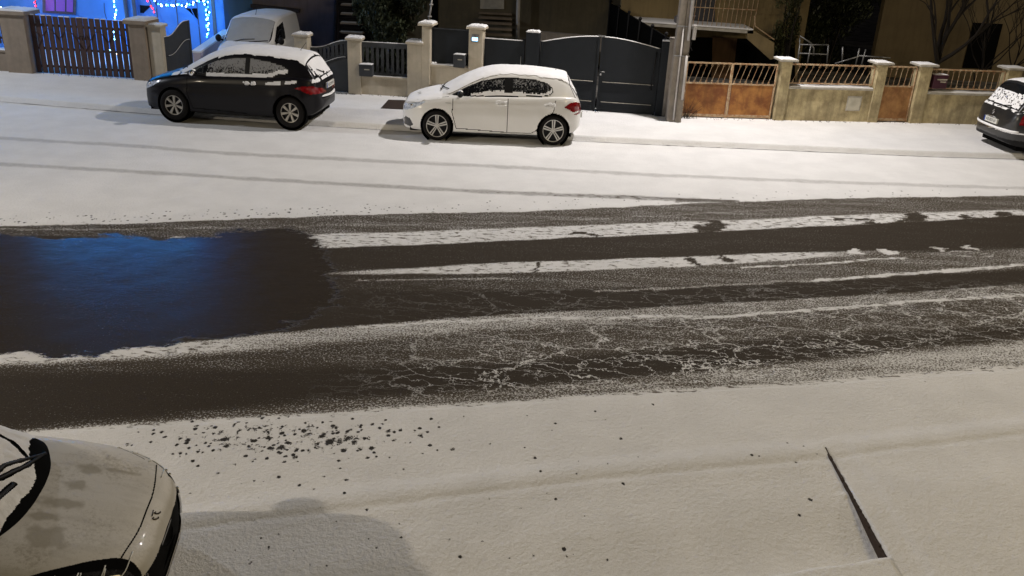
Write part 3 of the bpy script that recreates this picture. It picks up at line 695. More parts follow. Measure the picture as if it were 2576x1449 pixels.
    up.part('windscreen', scr, M['glass'], root); up.part('rear_window', rw, M['glass'], root); up.part('spoiler_slot', spg, M['gap'], root)
    up.part('snow_cover', snow, M['carsnow'], root, .006, lambda v: .010*fbm(v[:, 0]*14, v[:, 1]*14, v[:, 2]*14, 3, 2))
    # snow on bonnet, tailgate lip and bumper
    c = lo.c; n = lo.n; ay = np.abs(c[:, 1]); q = fbm(c[:, 0]*7, c[:, 1]*7, 0, 3, 4)
    if kind == 'white': sn = (n[:, 2] > .70+(q-.5)*.4) & (c[:, 0] > -.1) & (c[:, 0] < .70) & (q > .22)
    else:
        sn = (c[:, 0] > -.3) & (c[:, 0] < .18) & (n[:, 2] > .6) & (c[:, 1] > -.75) & (q > .40+.6*sstep(-.02, .16, c[:, 0])) & (ay < .72)
        sn |= (c[:, 0] < -3.0) & (c[:, 2] > .90) & (n[:, 2] > .2) & (q > .3)
        bl = inpoly(c[:, 0], c[:, 2], [(-1.95, .86), (-2.2, .90), (-2.5, .93), (-2.72, .95), (-2.72, .90), (-2.5, .865), (-2.2, .84), (-1.95, .82)]) & (c[:, 1] > .3) & (q > .42)
        sn |= bl
    sn &= ~head & ~tail
    lo.part('bonnet_snow', sn, M['carsnow'], root, .004, lambda v: .006*fbm(v[:, 0]*14, v[:, 1]*14, 0, 3, 2))
    # bumper step at the back with a bar of snow
    b = MB()
    if kind != 'white':
        arc = [(-3.17+.10*(abs(u)/.62)**3*1.6, u*.96, .565+.02*(abs(u)/.62)) for u in np.linspace(-.66, .66, 25)]
        b.tube([(p[0]-.015, p[1], p[2]) for p in arc], .035, 8); b.build('bumper_ledge', paint, root, True)
        MB().tube([(p[0]-.018, p[1], p[2]+.026) for p in arc], .028, 8).build('bumper_snow', M['carsnow'], root, True)
    # plate
    pl = MB().box((-3.196, -.26, .74), (-3.165, .26, .85)) if kind != 'white' else MB().box((-3.196, -.26, .5), (-3.168, .26, .61))
    zc_ = .795 if kind != 'white' else .555
    po = pl.build('number_plate', M['plate'], root, bevel=.003)
    MB().box((-3.1975, .215, zc_-.055), (-3.1955, .26, zc_+.055)).build('plate_band', M['euroblue'], po)
    text_mesh('plate_text', 'FQ-224-W', .085, M['ink'], po, Matrix(((0, 0, -1, -3.1975), (-1, 0, 0, -.02), (0, 1, 0, zc_), (0, 0, 0, 1))))
    # mirrors
    for sd in (1, -1):
        b = MB(); bs = side_pt(up, -.50, .965, sd, 0)
        b.ball((bs[0]+.0, bs[1]+.155*sd, .985), (.062, .105, .068), 16, 10); b.tube([bs+np.array((0, -.02*sd, -.02)), (bs[0], bs[1]+.08*sd, .955)], [.03, .025], 8)
        mo = b.build('wing_mirror', M['black'] if kind == 'white' else M['chrome'], root, True)
        MB().ball((bs[0]-.004, bs[1]+.12*sd, 1.03), (.05, .075, .028), 12, 6).build('snow_clump', M['carsnow'], mo, True)
    # aerial, rear wiper, front wipers
    a0 = top_pt(up, -2.55, 0, 0)
    MB().ball(a0, (.05, .02, .014), 10, 5).tube([a0, a0+np.array((-.14, 0, .17))], [.006, .004], 6).build('aerial', M['black'], root, True)
    pv = top_pt(up, -3.03, 0.0, .02); wps = [pv, top_pt(up, -3.0, .16, .03), top_pt(up, -2.965, .30, .03)]
    MB().ball(pv, .022, 8, 6).tube([tuple(p) for p in wps], [.012, .009, .007], 6).build('rear_wiper', M['black'], root, True)
    MB().tube([tuple(top_pt(up, x, y, .022)) for x, y in ((-.06, .35), (-.10, .0), (-.16, -.38))], .009, 6).tube([tuple(top_pt(up, x, y, .022)) for x, y in ((-.06, -.02), (-.15, .32), (-.24, .52))], .009, 6).build('wiper', M['black'], root, True)
    # cowl gap: dark strip at the foot of the screen
    # lights inside the clear lenses
    for sd in (1, -1):
        p0 = side_pt(lo, .56, .675, sd, .004); MB().ball(p0, (.035, .012, .032), 12, 8).build('headlight_bulb', M['chrome'], root, True)
    # tailgate seam and bonnet seam
    for sd in (1, -1):
        MB().tube(on_curve(lo, [(.62, .70), (.40, .775), (0, .865), (-.25, .91)], sd, 26, .001), .004, 5).build('bonnet_seam', M['gap'], root)
        MB().tube(on_curve(up, [(-2.86, 1.2), (-2.95, 1.04), (-3.0, .96)], sd, 14, .0), .006, 5).build('tailgate_seam', M['gap'], root)
    MB().tube(on_curve(up, [(-2.60, 1.30), (-2.72, 1.29), (-2.80, 1.25)], 1, 10, .002), .005, 5).build('roof_seam', M['gap'], root)
    if kind == 'white':
        MB().box((-.30, .868, .795), (-.18, .874, .80)).build('side_badge', M['gap'], root)
    return root, lo, up
white, wlo, wup = hatchback('hatchback_car', (-1.83, 19.72, .0), math.pi-R(-1.5), 1.0,
    'white five-door hatchback parked with snow on its roof in front of the dark double gate', M['whitepaint'], 'twin', 4, 'white')
black, blo, bup = hatchback('hatchback_car', (-7.64, 20.22, .06), math.pi-R(4.6), 1.04,
    'black three-door hatchback with a thick white snow roof, parked nose to the brown slatted gate', M['blackpaint'], 'seven', 2, 'black')
# ------------------------------------------------------------------ car parked at the lower left, close to the camera
def near_car():
    sp = dict(H208); sp['tw'] = .85
    root = empty('parked_car', (-3.10, 4.80, -.03), R(9), 'champagne car dusted with thin snow, bonnet cut by the lower left corner', 'car')
    xs = np.concatenate([densex(.80, -.6, 380, .6), np.linspace(-.61, -3.17, 90)]); lo = Shell(grid_of(xs, lower_sec(sp), 420))
    gx = np.concatenate([np.linspace(.06, -1.2, 300), np.linspace(-1.22, -3.09, 80)]); up = Shell(grid_of(gx, upper_sec(sp), 260))
    c = lo.c; n = lo.n; ay = np.abs(c[:, 1]); s_ = c[:, 1]
    arch = (c[:, 2] < .185)
    for xa in sp['wheels']: arch |= (np.hypot(c[:, 0]-xa, c[:, 2]-sp['zw']) < .352) & (ay > .5)
    # slim lamp that runs from the fender to the nose, seen from above
    lampP = [(-.04, .815), (.10, .832), (.25, .828), (.40, .806), (.52, .776), (.62, .738), (.69, .69), (.725, .62), (.70, .585), (.60, .60), (.48, .655), (.30, .72), (.12, .77)]
    lampP = [tuple(p) for p in catmull(np.array(lampP+lampP[:1], float), np.linspace(0, 1, 90))]
    head = inpoly(c[:, 0], c[:, 2], lampP) & (ay > .34) & (n[:, 2] < np.where(s_ > 0, .62, .995))
    rim = (dseg(c[:, 0], c[:, 2], lampP+[lampP[0]]) < .011) & (ay > .34) & (n[:, 2] < np.where(s_ > 0, .66, .996))
    # front: grille opening, lower intake
    gr = (c[:, 0] > .66) & (ay < .47) & (c[:, 2] > .36) & (c[:, 2] < .575)
    grf = (c[:, 0] > .60) & (ay < .52) & (c[:, 2] > .33) & (c[:, 2] < .60) & ~gr
    low = (c[:, 0] > .55) & (ay < .58) & (c[:, 2] > .22) & (c[:, 2] < .30)
    # bonnet shut line
    bonx = .665-.24*np.maximum(ay-.10, 0)**1.8
    shut = (np.abs(c[:, 0]-bonx) < .0045) & (ay < .58) & (c[:, 2] > .66)
    sidel = (np.abs(ay-interp(c[:, 0], [(-.5, .815), (0, .79), (.3, .72), (.55, .58)])) < .0045) & (c[:, 0] < .52) & (c[:, 0] > -.32) & (n[:, 2] > .3)
    shut |= sidel
    oth = arch | head | rim | gr | grf | low | shut
    t = NT('dusted_champagne_paint')
    f = t.noise(3.2, 5, .6); g = t.noise(40, 5, .75); w = t.noise(2.4, 3, .6, t.mapping(0, (1.0, 3.2, 1)))
    cov = t.rng(t.math('ADD', t.math('MULTIPLY', g, .55), t.math('MULTIPLY', f, .45)), .30, .52)
    cov = t.math('MULTIPLY', cov, t.rng(w, .34, .50, .75, 1)); geo = t.n('NewGeometry'); sx = t.n('SeparateXYZ'); t.l(geo.outputs['Normal'], sx.inputs[0])
    cov = t.math('MULTIPLY', cov, t.rng(sx.outputs[2], .35, .8)); ca = t.attr('melt'); cov = t.math('MULTIPLY', cov, t.math('SUBTRACT', 1, t.math('MULTIPLY', ca, .75)))
    t.l(t.mix(cov, (.37, .345, .29), (.60, .58, .54)), t.b.inputs['Base Color']); t.l(t.rng(cov, 0, 1, .3, .7), t.b.inputs['Roughness'])
    t.b.inputs['Coat Weight'].default_value = .15
    t.bump(t.math('ADD', g, t.math('MULTIPLY', f, .5)), .35, .004); paint = t.m
    bo = lo.part('body', ~oth, paint, root)
    v = np.empty(len(bo.data.vertices)*3, np.float32); bo.data.vertices.foreach_get('co', v); v = v.reshape(-1, 3); q = fbm(v[:, 0]*14, v[:, 1]*14, 0, 3, 6)-.5
    melt = 0*v[:, 0]
    for mx, my, rx, ry in ((.24, .33, .10, .06), (.20, .13, .09, .06), (.14, -.08, .16, .065), (.08, -.22, .14, .05), (.18, -.42, .13, .12), (.40, .36, .16, .03)):
        melt = np.maximum(melt, 1-sstep(.6, 1.15, np.hypot((v[:, 0]-mx)/rx, (v[:, 1]-my)/ry)+q*1.2))
    a = bo.data.attributes.new('melt', 'FLOAT', 'POINT'); a.data.foreach_set('value', melt.astype(np.float32))
    lo.part('bonnet_seam', shut & ~head & ~rim, M['gap'], root, -.002)
    for sd in (1, -1):
        h = lo.part('headlight', head & ~rim & (s_*sd > 0), M['darklens'], root, .001); lo.part('headlight_rim', rim & (s_*sd > 0), M['gap'], root, .001)
        for k, xx in enumerate((.36, .49, .61)):
            zz = .035+interp(xx, [(.2, .77), (.42, .735), (.56, .70), (.73, .655)])
            pts = [(xx-.055, zz+.035), (xx-.052, zz-.01), (xx-.01, zz-.040), (xx+.045, zz-.022), (xx+.062, zz+.012)]
            MB().tube(on_curve(lo, pts, sd, 18, .004), .0042, 6).build('light_claw', M['plate'], h, True)
        for xx, zz in ((.66, .67), (.685, .64)): MB().ball(side_pt(lo, xx, zz, sd, .002), .012, 10, 6).build('headlight_bulb', M['chrome'], h, True)
        MB().tube(on_curve(lo, [(.20, .69), (.42, .645), (.62, .585)], sd, 18, .002), .007, 6).build('bumper_seam', M['gap'], root)
        fr = MB(); fr.tube([tuple(lo.v[np.argmin((lo.v[:, 0]-x)**2+(lo.v[:, 1]-y*sd)**2+(lo.v[:, 2]-z)**2)]+np.array((.006, 0, 0))) for x, y, z in ((.76, .47, .60), (.75, .50, .45), (.72, .52, .33))], .012, 8); fr.build('grille_trim', M['chrome'], root, True)
    g = lo.part('grille', gr | grf, M['gap'], root, -.012)
    for k in range(6):
        z = .39+k*.034; MB().tube([(.777-.42*abs(y)**2.6, y, z) for y in np.linspace(-.45, .45, 15)], .0065, 6).build('grille_bar', M['metal'], g)
    lo.part('lower_intake', low, M['black'], root)
    # badge under the snow at the nose
    eb = MB()
    def nose_pt(x, y): return tuple(top_pt(lo, x, y, .004))
    for off in (-.030, .030): eb.tube([nose_pt(.725+.014*math.sin(k*.9+1), off+.024*math.cos(k*.9)) for k in range(6)], .005, 6)
    eb.tube([nose_pt(.705, -.03), nose_pt(.70, .03)], .004, 6)
    eb.build('emblem', M['brownmat'], root, True)
    for xa in sp['wheels']:
        for sd in (1, -1): MB().lathe([(.0, .36), (-.30*sd, .36), (-.30*sd, .0)], 40, 'y', (xa, sd*.825, sp['zw'])).build('wheel_housing', M['gap'], root)
    MB().box((-2.95, -.68, .17), (.6, .68, .30)).build('underbody', M['gap'], root)
    for xa in sp['wheels']:
        for sd in (1, -1): make_wheel(root, sp, xa, sd, 'twin')
    c = up.c; n = up.n; ay = np.abs(c[:, 1]); zcx = pchip(c[:, 0], sp['zc']); yc = pchip(c[:, 0], sp['yc'])
    scr = (c[:, 0] > -1.02) & (ay < yc*.96) & ((c[:, 2] > zcx+.004) | (ay < .3))
    win = inpoly(c[:, 0], c[:, 2], [(-.30, .935), (-.95, 1.235), (-1.3, 1.305), (-2.1, 1.29), (-2.5, 1.12), (-2.3, .985), (-.6, .925)]) & (ay > .4) & (c[:, 2] < zcx+.01)
    q = fbm(c[:, 0]*30, c[:, 1]*30, 0, 4, 12); q2 = fbm(c[:, 0]*6, c[:, 1]*6, 0, 3, 2)
    # the black cowl trough shows along the foot of the screen, in a crescent
    foot = scr & (c[:, 0] > -.045-.17*ay**1.5-.11*sstep(.0, .5, c[:, 1])+.05*(q2-.5)+.03*(q-.5))
    up.part('roof', ~(scr | win), paint, root); up.part('windscreen', scr, M['glass'], root); up.part('cowl_trough', foot, M['gap'], root, .003)
    for sd in (1, -1): up.part('side_window', win & (c[:, 1]*sd > 0), M['glass'], root)
    wl_ = [[(-.10, .40), (-.24, .12), (-.30, -.22), (-.28, -.52)], [(-.10, .42), (-.14, .2), (-.22, -.02), (-.33, -.12)], [(-.14, -.02), (-.20, -.30), (-.30, -.6)], [(-.17, .30), (-.30, .42), (-.5, .5)]]
    wip = MB()
    dmin = np.full(len(c), 9.)
    for p in wl_: dmin = np.minimum(dmin, dseg(c[:, 0], c[:, 1], p))
    sn = scr & ~foot & (dmin > .016+.02*(q2-.5))
    up.part('screen_snow', sn, M['carsnow'], root, .008, lambda v: .012*fbm(v[:, 0]*20, v[:, 1]*20, 0, 3, 2))
    for p in wl_[:3]: MB().tube([tuple(top_pt(up, x, y, .018)) for x, y in p], [.012]*len(p), 6).build('wiper', M['black'], root, True)
    top = (n[:, 2] > .75) & (c[:, 0] < -1.0); up.part('roof_snow', top, M['carsnow'], root, .012)
    for sd in (1, -1):
        bs = side_pt(up, -.50, .965, sd, 0); b = MB(); b.ball((bs[0]-.14, bs[1]+.155*sd, .985), (.062, .105, .068), 16, 10); b.tube([bs, (bs[0]-.12, bs[1]+.08*sd, .955)], [.03, .025], 8); b.build('wing_mirror', M['black'], root, True)
    return root
near_car()
# ------------------------------------------------------------------ dark people carrier at the right edge
def carrier():
    sp = dict(H208)
    sp.update(zt=[(.85, .55), (.8, .7), (.6, .85), (.2, 1.0), (-.2, 1.05), (-1, 1.04), (-2.9, 1.04), (-3.25, 1.05), (-3.38, 1.02), (-3.46, .90), (-3.50, .74), (-3.53, .55)],
        zb=[(.85, .42), (.8, .28), (.7, .2), (-2.6, .2), (-3.2, .28), (-3.48, .36), (-3.53, .46)],
        zs=[(.85, .5), (.75, .66), (.4, .84), (-.4, .97), (-1.2, 1.0), (-2.6, 1.03), (-3.2, 1.02), (-3.36, .97), (-3.46, .84), (-3.50, .70), (-3.53, .54)],
        w=[(.85, 0), (.84, .3), (.8, .5), (.7, .7), (.4, .84), (0, .89), (-2.7, .90), (-3.0, .89), (-3.2, .85), (-3.33, .79), (-3.42, .70), (-3.48, .56), (-3.51, .38), (-3.525, .2), (-3.53, 0)],
        x=(.85, -3.53), gx=(.1, -3.42),
        zr=[(.1, .95), (-.3, 1.25), (-.8, 1.52), (-1.2, 1.62), (-2, 1.65), (-2.8, 1.61), (-3.04, 1.57), (-3.12, 1.50), (-3.25, 1.27), (-3.36, 1.05), (-3.42, .95)],
        zc=[(.1, .9), (-.3, 1.08), (-.8, 1.34), (-1.2, 1.48), (-2, 1.54), (-2.8, 1.50), (-3.05, 1.44), (-3.2, 1.22), (-3.42, .9)],
        yc=[(.1, .55), (-.3, .72), (-1.2, .64), (-2.8, .62), (-3.05, .62), (-3.2, .66), (-3.42, .66)],
        yb=[(.1, .6), (-.3, .80), (-1, .84), (-2.7, .84), (-3.0, .80), (-3.2, .73), (-3.42, .62)], zbase=.9, wheels=(0, -2.7), wr=.33, zw=.33, tw=.88)
    a = at(2513, 272, 20.55); root = empty('people_carrier', (a[0]+3.38, 20.75, 0), R(4), 'dark grey people carrier cut by the right edge, rear facing the row of gates', 'car'); root.scale = (1, 1, 1.05)
    xs = densex(.85, -3.53, 300, .85); lo = Shell(grid_of(xs, lower_sec(sp), 130)); up = Shell(grid_of(densex(.1, -3.42, 220, .7), upper_sec(sp), 80))
    c = lo.c; ay = np.abs(c[:, 1]); arch = (c[:, 2] < .2)
    for xa in sp['wheels']: arch |= (np.hypot(c[:, 0]-xa, c[:, 2]-.33) < .375) & (ay > .5)
    tail = (c[:, 0] < -2.98) & (c[:, 0] > -3.40) & (ay > .78) & (c[:, 2] > .76) & (c[:, 2] < .98)
    lower = (c[:, 0] < -2.9) & (c[:, 2] < .42)
    lip = (c[:, 0] < -2.95) & (np.abs(c[:, 2]-(.575)) < .016)
    lo.part('body', ~(arch | tail | lower | lip), M['greypaint'], root)
    for sd in (1, -1): lo.part('tail_light', tail & (c[:, 1]*sd > 0), M['redlens'], root, .004)
    lo.part('rear_valance', lower & ~arch, M['black'], root); lo.part('bumper_trim', lip, M['chrome'], root, .012)
    b = MB(); b.tube([(-3.545+.42*abs(u)**3.2, u, .60) for u in np.linspace(-.82, .82, 25)], .026, 8); b.build('bumper_snow', M['carsnow'], root, True)
    c = up.c; n = up.n; ay = np.abs(c[:, 1]); zcx = pchip(c[:, 0], sp['zc'])
    rw = (c[:, 0] < -3.10) & (ay < .64) & (c[:, 2] > 1.04); q = fbm(c[:, 1]*22, c[:, 2]*22, 0, 4, 3)
    win = inpoly(c[:, 0], c[:, 2], [(-.5, 1.06), (-1.1, 1.40), (-2.8, 1.44), (-2.98, 1.3), (-3.0, 1.1), (-.6, 1.05)]) & (ay > .5) & (c[:, 2] < zcx)
    up.part('roof', ~(rw | win), M['greypaint'], root); up.part('rear_window', rw, M['glass'], root)
    for sd in (1, -1): up.part('side_window', win & (c[:, 1]*sd > 0), M['glass'], root)
    top = (n[:, 2] > .75) & (c[:, 0] > -3.06)
    branch = np.abs(q-.5) < .045
    rs = rw & ((c[:, 2] < 1.34)) & ~(branch & (c[:, 2] > 1.12) & (c[:, 2] < 1.32)) & (c[:, 2] > 1.06) & (ay < .60)
    up.part('snow_cover', (top | rs), M['carsnow'], root, .008, lambda v: .012*fbm(v[:, 0]*14, v[:, 1]*14, v[:, 2]*14, 3, 2))
    c = lo.c; q = fbm(c[:, 1]*9, c[:, 0]*9, 0, 3, 3)
    lo.part('tailgate_snow', (c[:, 0] < -3.2) & (lo.n[:, 2] > .6) & (q > .46) & (c[:, 2] > .95) & (c[:, 0] > -3.45), M['carsnow'], root, .008)
    po = MB().box((-3.545, -.26, .66), (-3.50, .26, .77)).build('number_plate', M['plate'], root, bevel=.003)
    MB().box((-3.5465, .215, .66), (-3.5445, .26, .77)).build('plate_band', M['euroblue'], po)
    text_mesh('plate_text', 'AZ-827-LF', .085, M['ink'], po, Matrix(((0, 0, -1, -3.547), (-1, 0, 0, -.02), (0, 1, 0, .715), (0, 0, 0, 1))))
    # diamond emblem
    e = MB(); d = [(-3.50, 0, .95), (-3.515, .035, .90), (-3.525, 0, .85), (-3.515, -.035, .90), (-3.50, 0, .95)]; e.tube(d, .009, 6); e.build('emblem', M['chrome'], root)
    MB().tube([(-3.535, -.18, .80), (-3.54, 0, .805), (-3.535, .18, .80)], .012, 6).build('tailgate_handle', M['chrome'], root, True)
    MB().tube([(-3.46, .0, 1.03), (-3.40, -.18, 1.07), (-3.36, -.36, 1.10)], .012, 6).build('rear_wiper', M['black'], root, True)
    for xa in sp['wheels']:
        for sd in (1, -1): make_wheel(root, sp, xa, sd, 'seven')
    MB().box((-3.2, -.7, .18), (.6, .7, .34)).build('underbody', M['gap'], root)
carrier()
# ------------------------------------------------------------------ white van in the driveway, facing the street
def van():
    sp = dict(H208)
    sp.update(zt=[(.82, .6), (.8, .75), (.72, .86), (.5, .95), (.2, 1.03), (-.05, 1.09), (-.5, 1.1), (-3.2, 1.1), (-3.4, 1.05), (-3.45, .6)], zb=[(.82, .42), (.75, .25), (-3.2, .25), (-3.45, .4)],
        zs=[(.82, .55), (.78, .68), (.6, .80), (.2, .92), (-.3, 1.02), (-3.2, 1.05), (-3.4, 1.0), (-3.45, .55)],
        w=[(.82, 0), (.81, .3), (.78, .55), (.7, .70), (.5, .80), (.2, .87), (0, .89), (-3.2, .90), (-3.4, .86), (-3.44, .6), (-3.45, 0)], x=(.82, -3.45), gx=(.06, -3.42),
        zr=[(.06, 1.02), (-.05, 1.09), (-.45, 1.42), (-.75, 1.65), (-.95, 1.75), (-1.3, 1.80), (-2.5, 1.82), (-3.2, 1.80), (-3.35, 1.6), (-3.42, 1.0)],
        zc=[(.06, .9), (-.05, .99), (-.3, 1.13), (-.7, 1.45), (-.95, 1.62), (-1.3, 1.68), (-2.5, 1.70), (-3.2, 1.68), (-3.42, .95)],
        yc=[(.06, .6), (-.3, .78), (-.8, .75), (-3.2, .74), (-3.42, .7)], yb=[(.06, .62), (-.3, .83), (-1, .86), (-3.2, .86), (-3.42, .8)], zbase=.95, wheels=(0, -2.7))
    a = at(640, 88, 24.95); root = empty('van', (a[0]-.28, 25.0, .08), -math.pi/2-R(2), 'white van under snow parked in the driveway behind the black car', 'van'); root.scale = (.88, .88, .88)
    lo = Shell(grid_of(densex(.82, -3.45, 200, .85), lower_sec(sp), 90)); up = Shell(grid_of(densex(.06, -3.42, 170, .6), upper_sec(sp), 70))
    c = lo.c; ay = np.abs(c[:, 1]); arch = (c[:, 2] < .26)
    for xa in sp['wheels']: arch |= (np.hypot(c[:, 0]-xa, c[:, 2]-.31) < .36) & (ay > .5)
    head = (c[:, 0] > .45) & (ay > .48) & (c[:, 2] > .66) & (c[:, 2] < .80); gr = (c[:, 0] > .7) & (ay < .4) & (c[:, 2] > .45) & (c[:, 2] < .66)
    lo.part('body', ~(arch | head | gr), M['whitepaint'], root); lo.part('grille', gr, M['black'], root)
    for sd in (1, -1): lo.part('headlight', head & (c[:, 1]*sd > 0), M['clearlens'], root)
    q = fbm(c[:, 0]*6, c[:, 1]*6, 0, 3, 3); lo.part('bonnet_snow', (lo.n[:, 2] > .75) & (c[:, 0] > -.1) & (q > .2), M['carsnow'], root, .012)
    c = up.c; ay = np.abs(c[:, 1]); zcx = pchip(c[:, 0], sp['zc']); scr = (c[:, 0] > -.92) & (ay < pchip(c[:, 0], sp['yc'])*.95) & (c[:, 2] > zcx)
    win = inpoly(c[:, 0], c[:, 2], [(-.38, 1.10), (-.85, 1.50), (-1.5, 1.60), (-1.5, 1.08), (-.5, 1.06)]) & (ay > .5) & (c[:, 2] < zcx)
    up.part('roof', ~(scr | win), M['whitepaint'], root); up.part('windscreen', scr, M['glass'], root)
    for sd in (1, -1): up.part('side_window', win & (c[:, 1]*sd > 0), M['glass'], root)
    up.part('screen_frost', scr & (c[:, 0] < -.07) & (ay < .70), M['frost'], root, .01)
    up.part('snow_cover', ((up.n[:, 2] > .6) & ~win & ~scr & (c[:, 2] > zcx)), M['carsnow'], root, .012, lambda v: .01*fbm(v[:, 0]*9, v[:, 1]*9, 0, 3))
    MB().tube([tuple(top_pt(up, x, y, .02)) for x, y in ((-.05, -.55), (-.12, -.1), (-.16, .25))], .014, 6).build('wiper', M['black'], root, True)
    MB().tube([tuple(top_pt(up, x, y, .02)) for x, y in ((-.05, .1), (-.10, .4), (-.2, .66))], .014, 6).build('wiper', M['black'], root, True)
    for sd in (1, -1):
        MB().ball((-.42, 1.02*sd, 1.12), (.06, .10, .12), 14, 10).tube([(-.42, .85*sd, 1.05), (-.42, .95*sd, 1.08)], .03, 6).build('wing_mirror', M['black'], root, True)
    MB().tube([(-1.15, 0, 1.80), (-1.3, 0, 1.98)], .008, 6).build('aerial', M['black'], root)
    for xa in sp['wheels']:
        for sd in (1, -1): make_wheel(root, sp, xa, sd, 'seven')
van()
# ================================================================== THE ROW OF WALLS, PIERS AND GATES ALONG THE FAR PAVEMENT
tag(MB().add([P(x, .07, .3) for x in (-60, -30, -14, -4, 4, 13, 30, 60)]+[(60, 90, .07), (-60, 90, .07)], [tuple(range(10))]).build('yard_ground', M['soil']), kind='structure')
def pier(pa, pb, ptop, m, label, d0=-.14, d1=.2, cap=.05, snow=.05, capm=None, over=.045, group=None, lean=0, flat=True):
    xa, xb = wx(pa), wx(pb); z = zt((xa+xb)/2, ptop); root = empty('pier', (*P((xa+xb)/2, 0, 0)[:2], 0), 0, label, 'pier', group)
    off = np.array(root.location)
    def bld(b, nm, mm, bev=0.):
        b.v = [tuple(np.array(v)-off) for v in b.v]; return b.build(nm, mm, root, bevel=bev)
    b = MB(); wbox(b, xa, xb, -.05, z-snow-cap, d0, d1); bld(b, 'shaft', m, .012)
    if cap: b = MB(); wbox(b, xa-over, xb+over, z-snow-cap-.001, z-snow, d0-over, d1+over); bld(b, 'cap', capm or m, .01)
    if snow: b = MB(); snowpad(b, xa-over*.9, xb+over*.9, z-snow-.001, d0-over*.8, d1+over*.8, snow); bld(b, 'snow_pad', M['snow'], .01)
    return root, xa, xb, z
GP = 'piers of the street walls'
pier(33, 93, 20, M['brownpier'], 'broad brown pier at far left of the brown slatted gate', -.2, .35, .09, .06, over=.09, group=GP)
pier(347, 388, 44, M['brownpier'], 'brown pier with broad snowy cap at right of the brown slatted gate', -.2, .35, .09, .06, over=.09, group=GP)
pier(390, 423, 58, M['beige'], 'beige rendered pier touching the brown capped pier', -.12, .18, .05, .04, group=GP)
pier(750, 782, 81, M['beige'], 'beige pier just right of the white van', group=GP)
pier(880, 912, 90, M['beige'], 'beige pier between the wavy grey gate and the grey slotted panel', group=GP)
pier(1027, 1064, 100, M['beige'], 'short beige pier right of the grey slotted panel', group=GP)
pier(1064, 1084, 53, M['beige'], 'tall slim beige pier left of the dark sheet panel', over=.09, group=GP)
pier(1178, 1212, 62, M['beige'], 'tall beige pier carrying the lit intercom', over=.06, group=GP)
pier(1316, 1349, 76, M['darkgate'], 'anthracite gate post with a cushion of snow left of the double gate', -.1, .12, 0, .05, over=.0, group=GP)
pier(1646, 1664, 100, M['darkgate'], 'anthracite hinge post at right of the double gate', -.08, .1, 0, .03, over=0., group=GP)
pier(1664, 1692, 97, M['concrete'], 'beige grey end pier between the double gate and the utility pole', -.1, .3, 0, .0, over=0., group=GP)
pier(1942, 1966, 146, M['yellowwall'], 'stained yellow pier right of the rusty double gate', -.12, .2, .05, .012, capm=M['cap'], over=.1, group=GP)
pier(2176, 2200, 154, M['yellowwall'], 'stained yellow pier at left of the small rusty gate', -.12, .2, .05, .012, capm=M['cap'], over=.1, group=GP)
pier(2281, 2310, 159, M['yellowwall'], 'stained yellow pier at right of the small rusty gate', -.12, .2, .05, .012, capm=M['cap'], over=.1, group=GP)
pier(2497, 2530, 168, M['yellowwall'], 'stained yellow pier behind the dark people carrier', -.12, .2, .05, .012, capm=M['cap'], over=.1, group=GP)
def low_wall(pa, pb, ptop, m, label, snow=.03, d0=-.07, d1=.12, cope=True):
    xa, xb = wx(pa), wx(pb); z = zt((xa+xb)/2, ptop); r = empty('low_wall', (*P((xa+xb)/2, 0, 0)[:2], 0), 0, label, 'wall'); off = np.array(r.location)
    for nm, mm, args, bev in (('wall', m, (-.05, z-.05, d0, d1), .005), ('coping', M['cap'] if m is M['yellowwall'] else m, (z-.051, z, d0-.04, d1+.04), .008)):
        b = MB(); wbox(b, xa+.003, xb-.003, *args); b.v = [tuple(np.array(v)-off) for v in b.v]; b.build(nm, mm, r, bevel=bev)
    if snow:
        b = MB(); snowpad(b, xa+.01, xb-.01, z-.002, d0-.03, d1+.03, snow); b.v = [tuple(np.array(v)-off) for v in b.v]; b.build('snow_pad', M['snow'], r, bevel=.008)
    return r, xa, xb, z
low_wall(-260, 33, 117, M['brownpier'], 'low brown wall topped with snow at the left edge')
low_wall(912, 1027, 192, M['beige'], 'low beige wall with coping under the grey slotted panel', .015)
_, xa, xb, zw_ = low_wall(1084, 1178, 164, M['beige'], 'beige wall under the dark sheet panel', .03)
low_wall(1966, 2176, 219, M['yellowwall'], 'low stained yellow wall with snowy coping under the slanted bars', .03)
low_wall(2310, 2497, 233, M['yellowwall'], 'low stained yellow wall with snowy coping under the upright bars', .03)
low_wall(2530, 2900, 236, M['yellowwall'], 'low yellow wall hidden beyond the people carrier', .03)
# little boxes let into or hung on the walls
def wobj(name, label, cat, parts, group=None):
    r = empty(name, (0, 0, 0), 0, label, cat, group); first = None
    for nm, mm, b, bev in parts: b.build(nm, mm, r, bevel=bev)
    return r
def letterbox(pa, pb, pt, pbm, m, label, d=-.30, front=-.07):
    xa, xb = wx(pa), wx(pb); z1, z0 = zt(xa, pt, -.2), zt(xa, pbm, -.2)
    b1 = MB(); wbox(b1, xa, xb, z0, z1, d, front); b2 = MB(); wbox(b2, xa-.008, xb+.008, z1-.002, z1+.022, d-.015, front)
    b3 = MB(); wbox(b3, xa+(xb-xa)*.4, xb-(xb-xa)*.2, z1-.11, z1-.085, d-.004, d+.002); b4 = MB(); snowpad(b4, xa, xb, z1+.021, d, front, .018)
    return wobj('letterbox', label, 'letterbox', [('box', m, b1, .008), ('lid', m, b2, .004), ('slot', M['boxwhite'], b3, 0), ('snow_pad', M['snow'], b4, .004)])
letterbox(911, 943, 163, 190, M['greygate'], 'grey letterbox on the wall at left of the slotted panel')
letterbox(1145, 1172, 138, 168, M['greygate'], 'dark grey letterbox in front of the dark sheet panel')
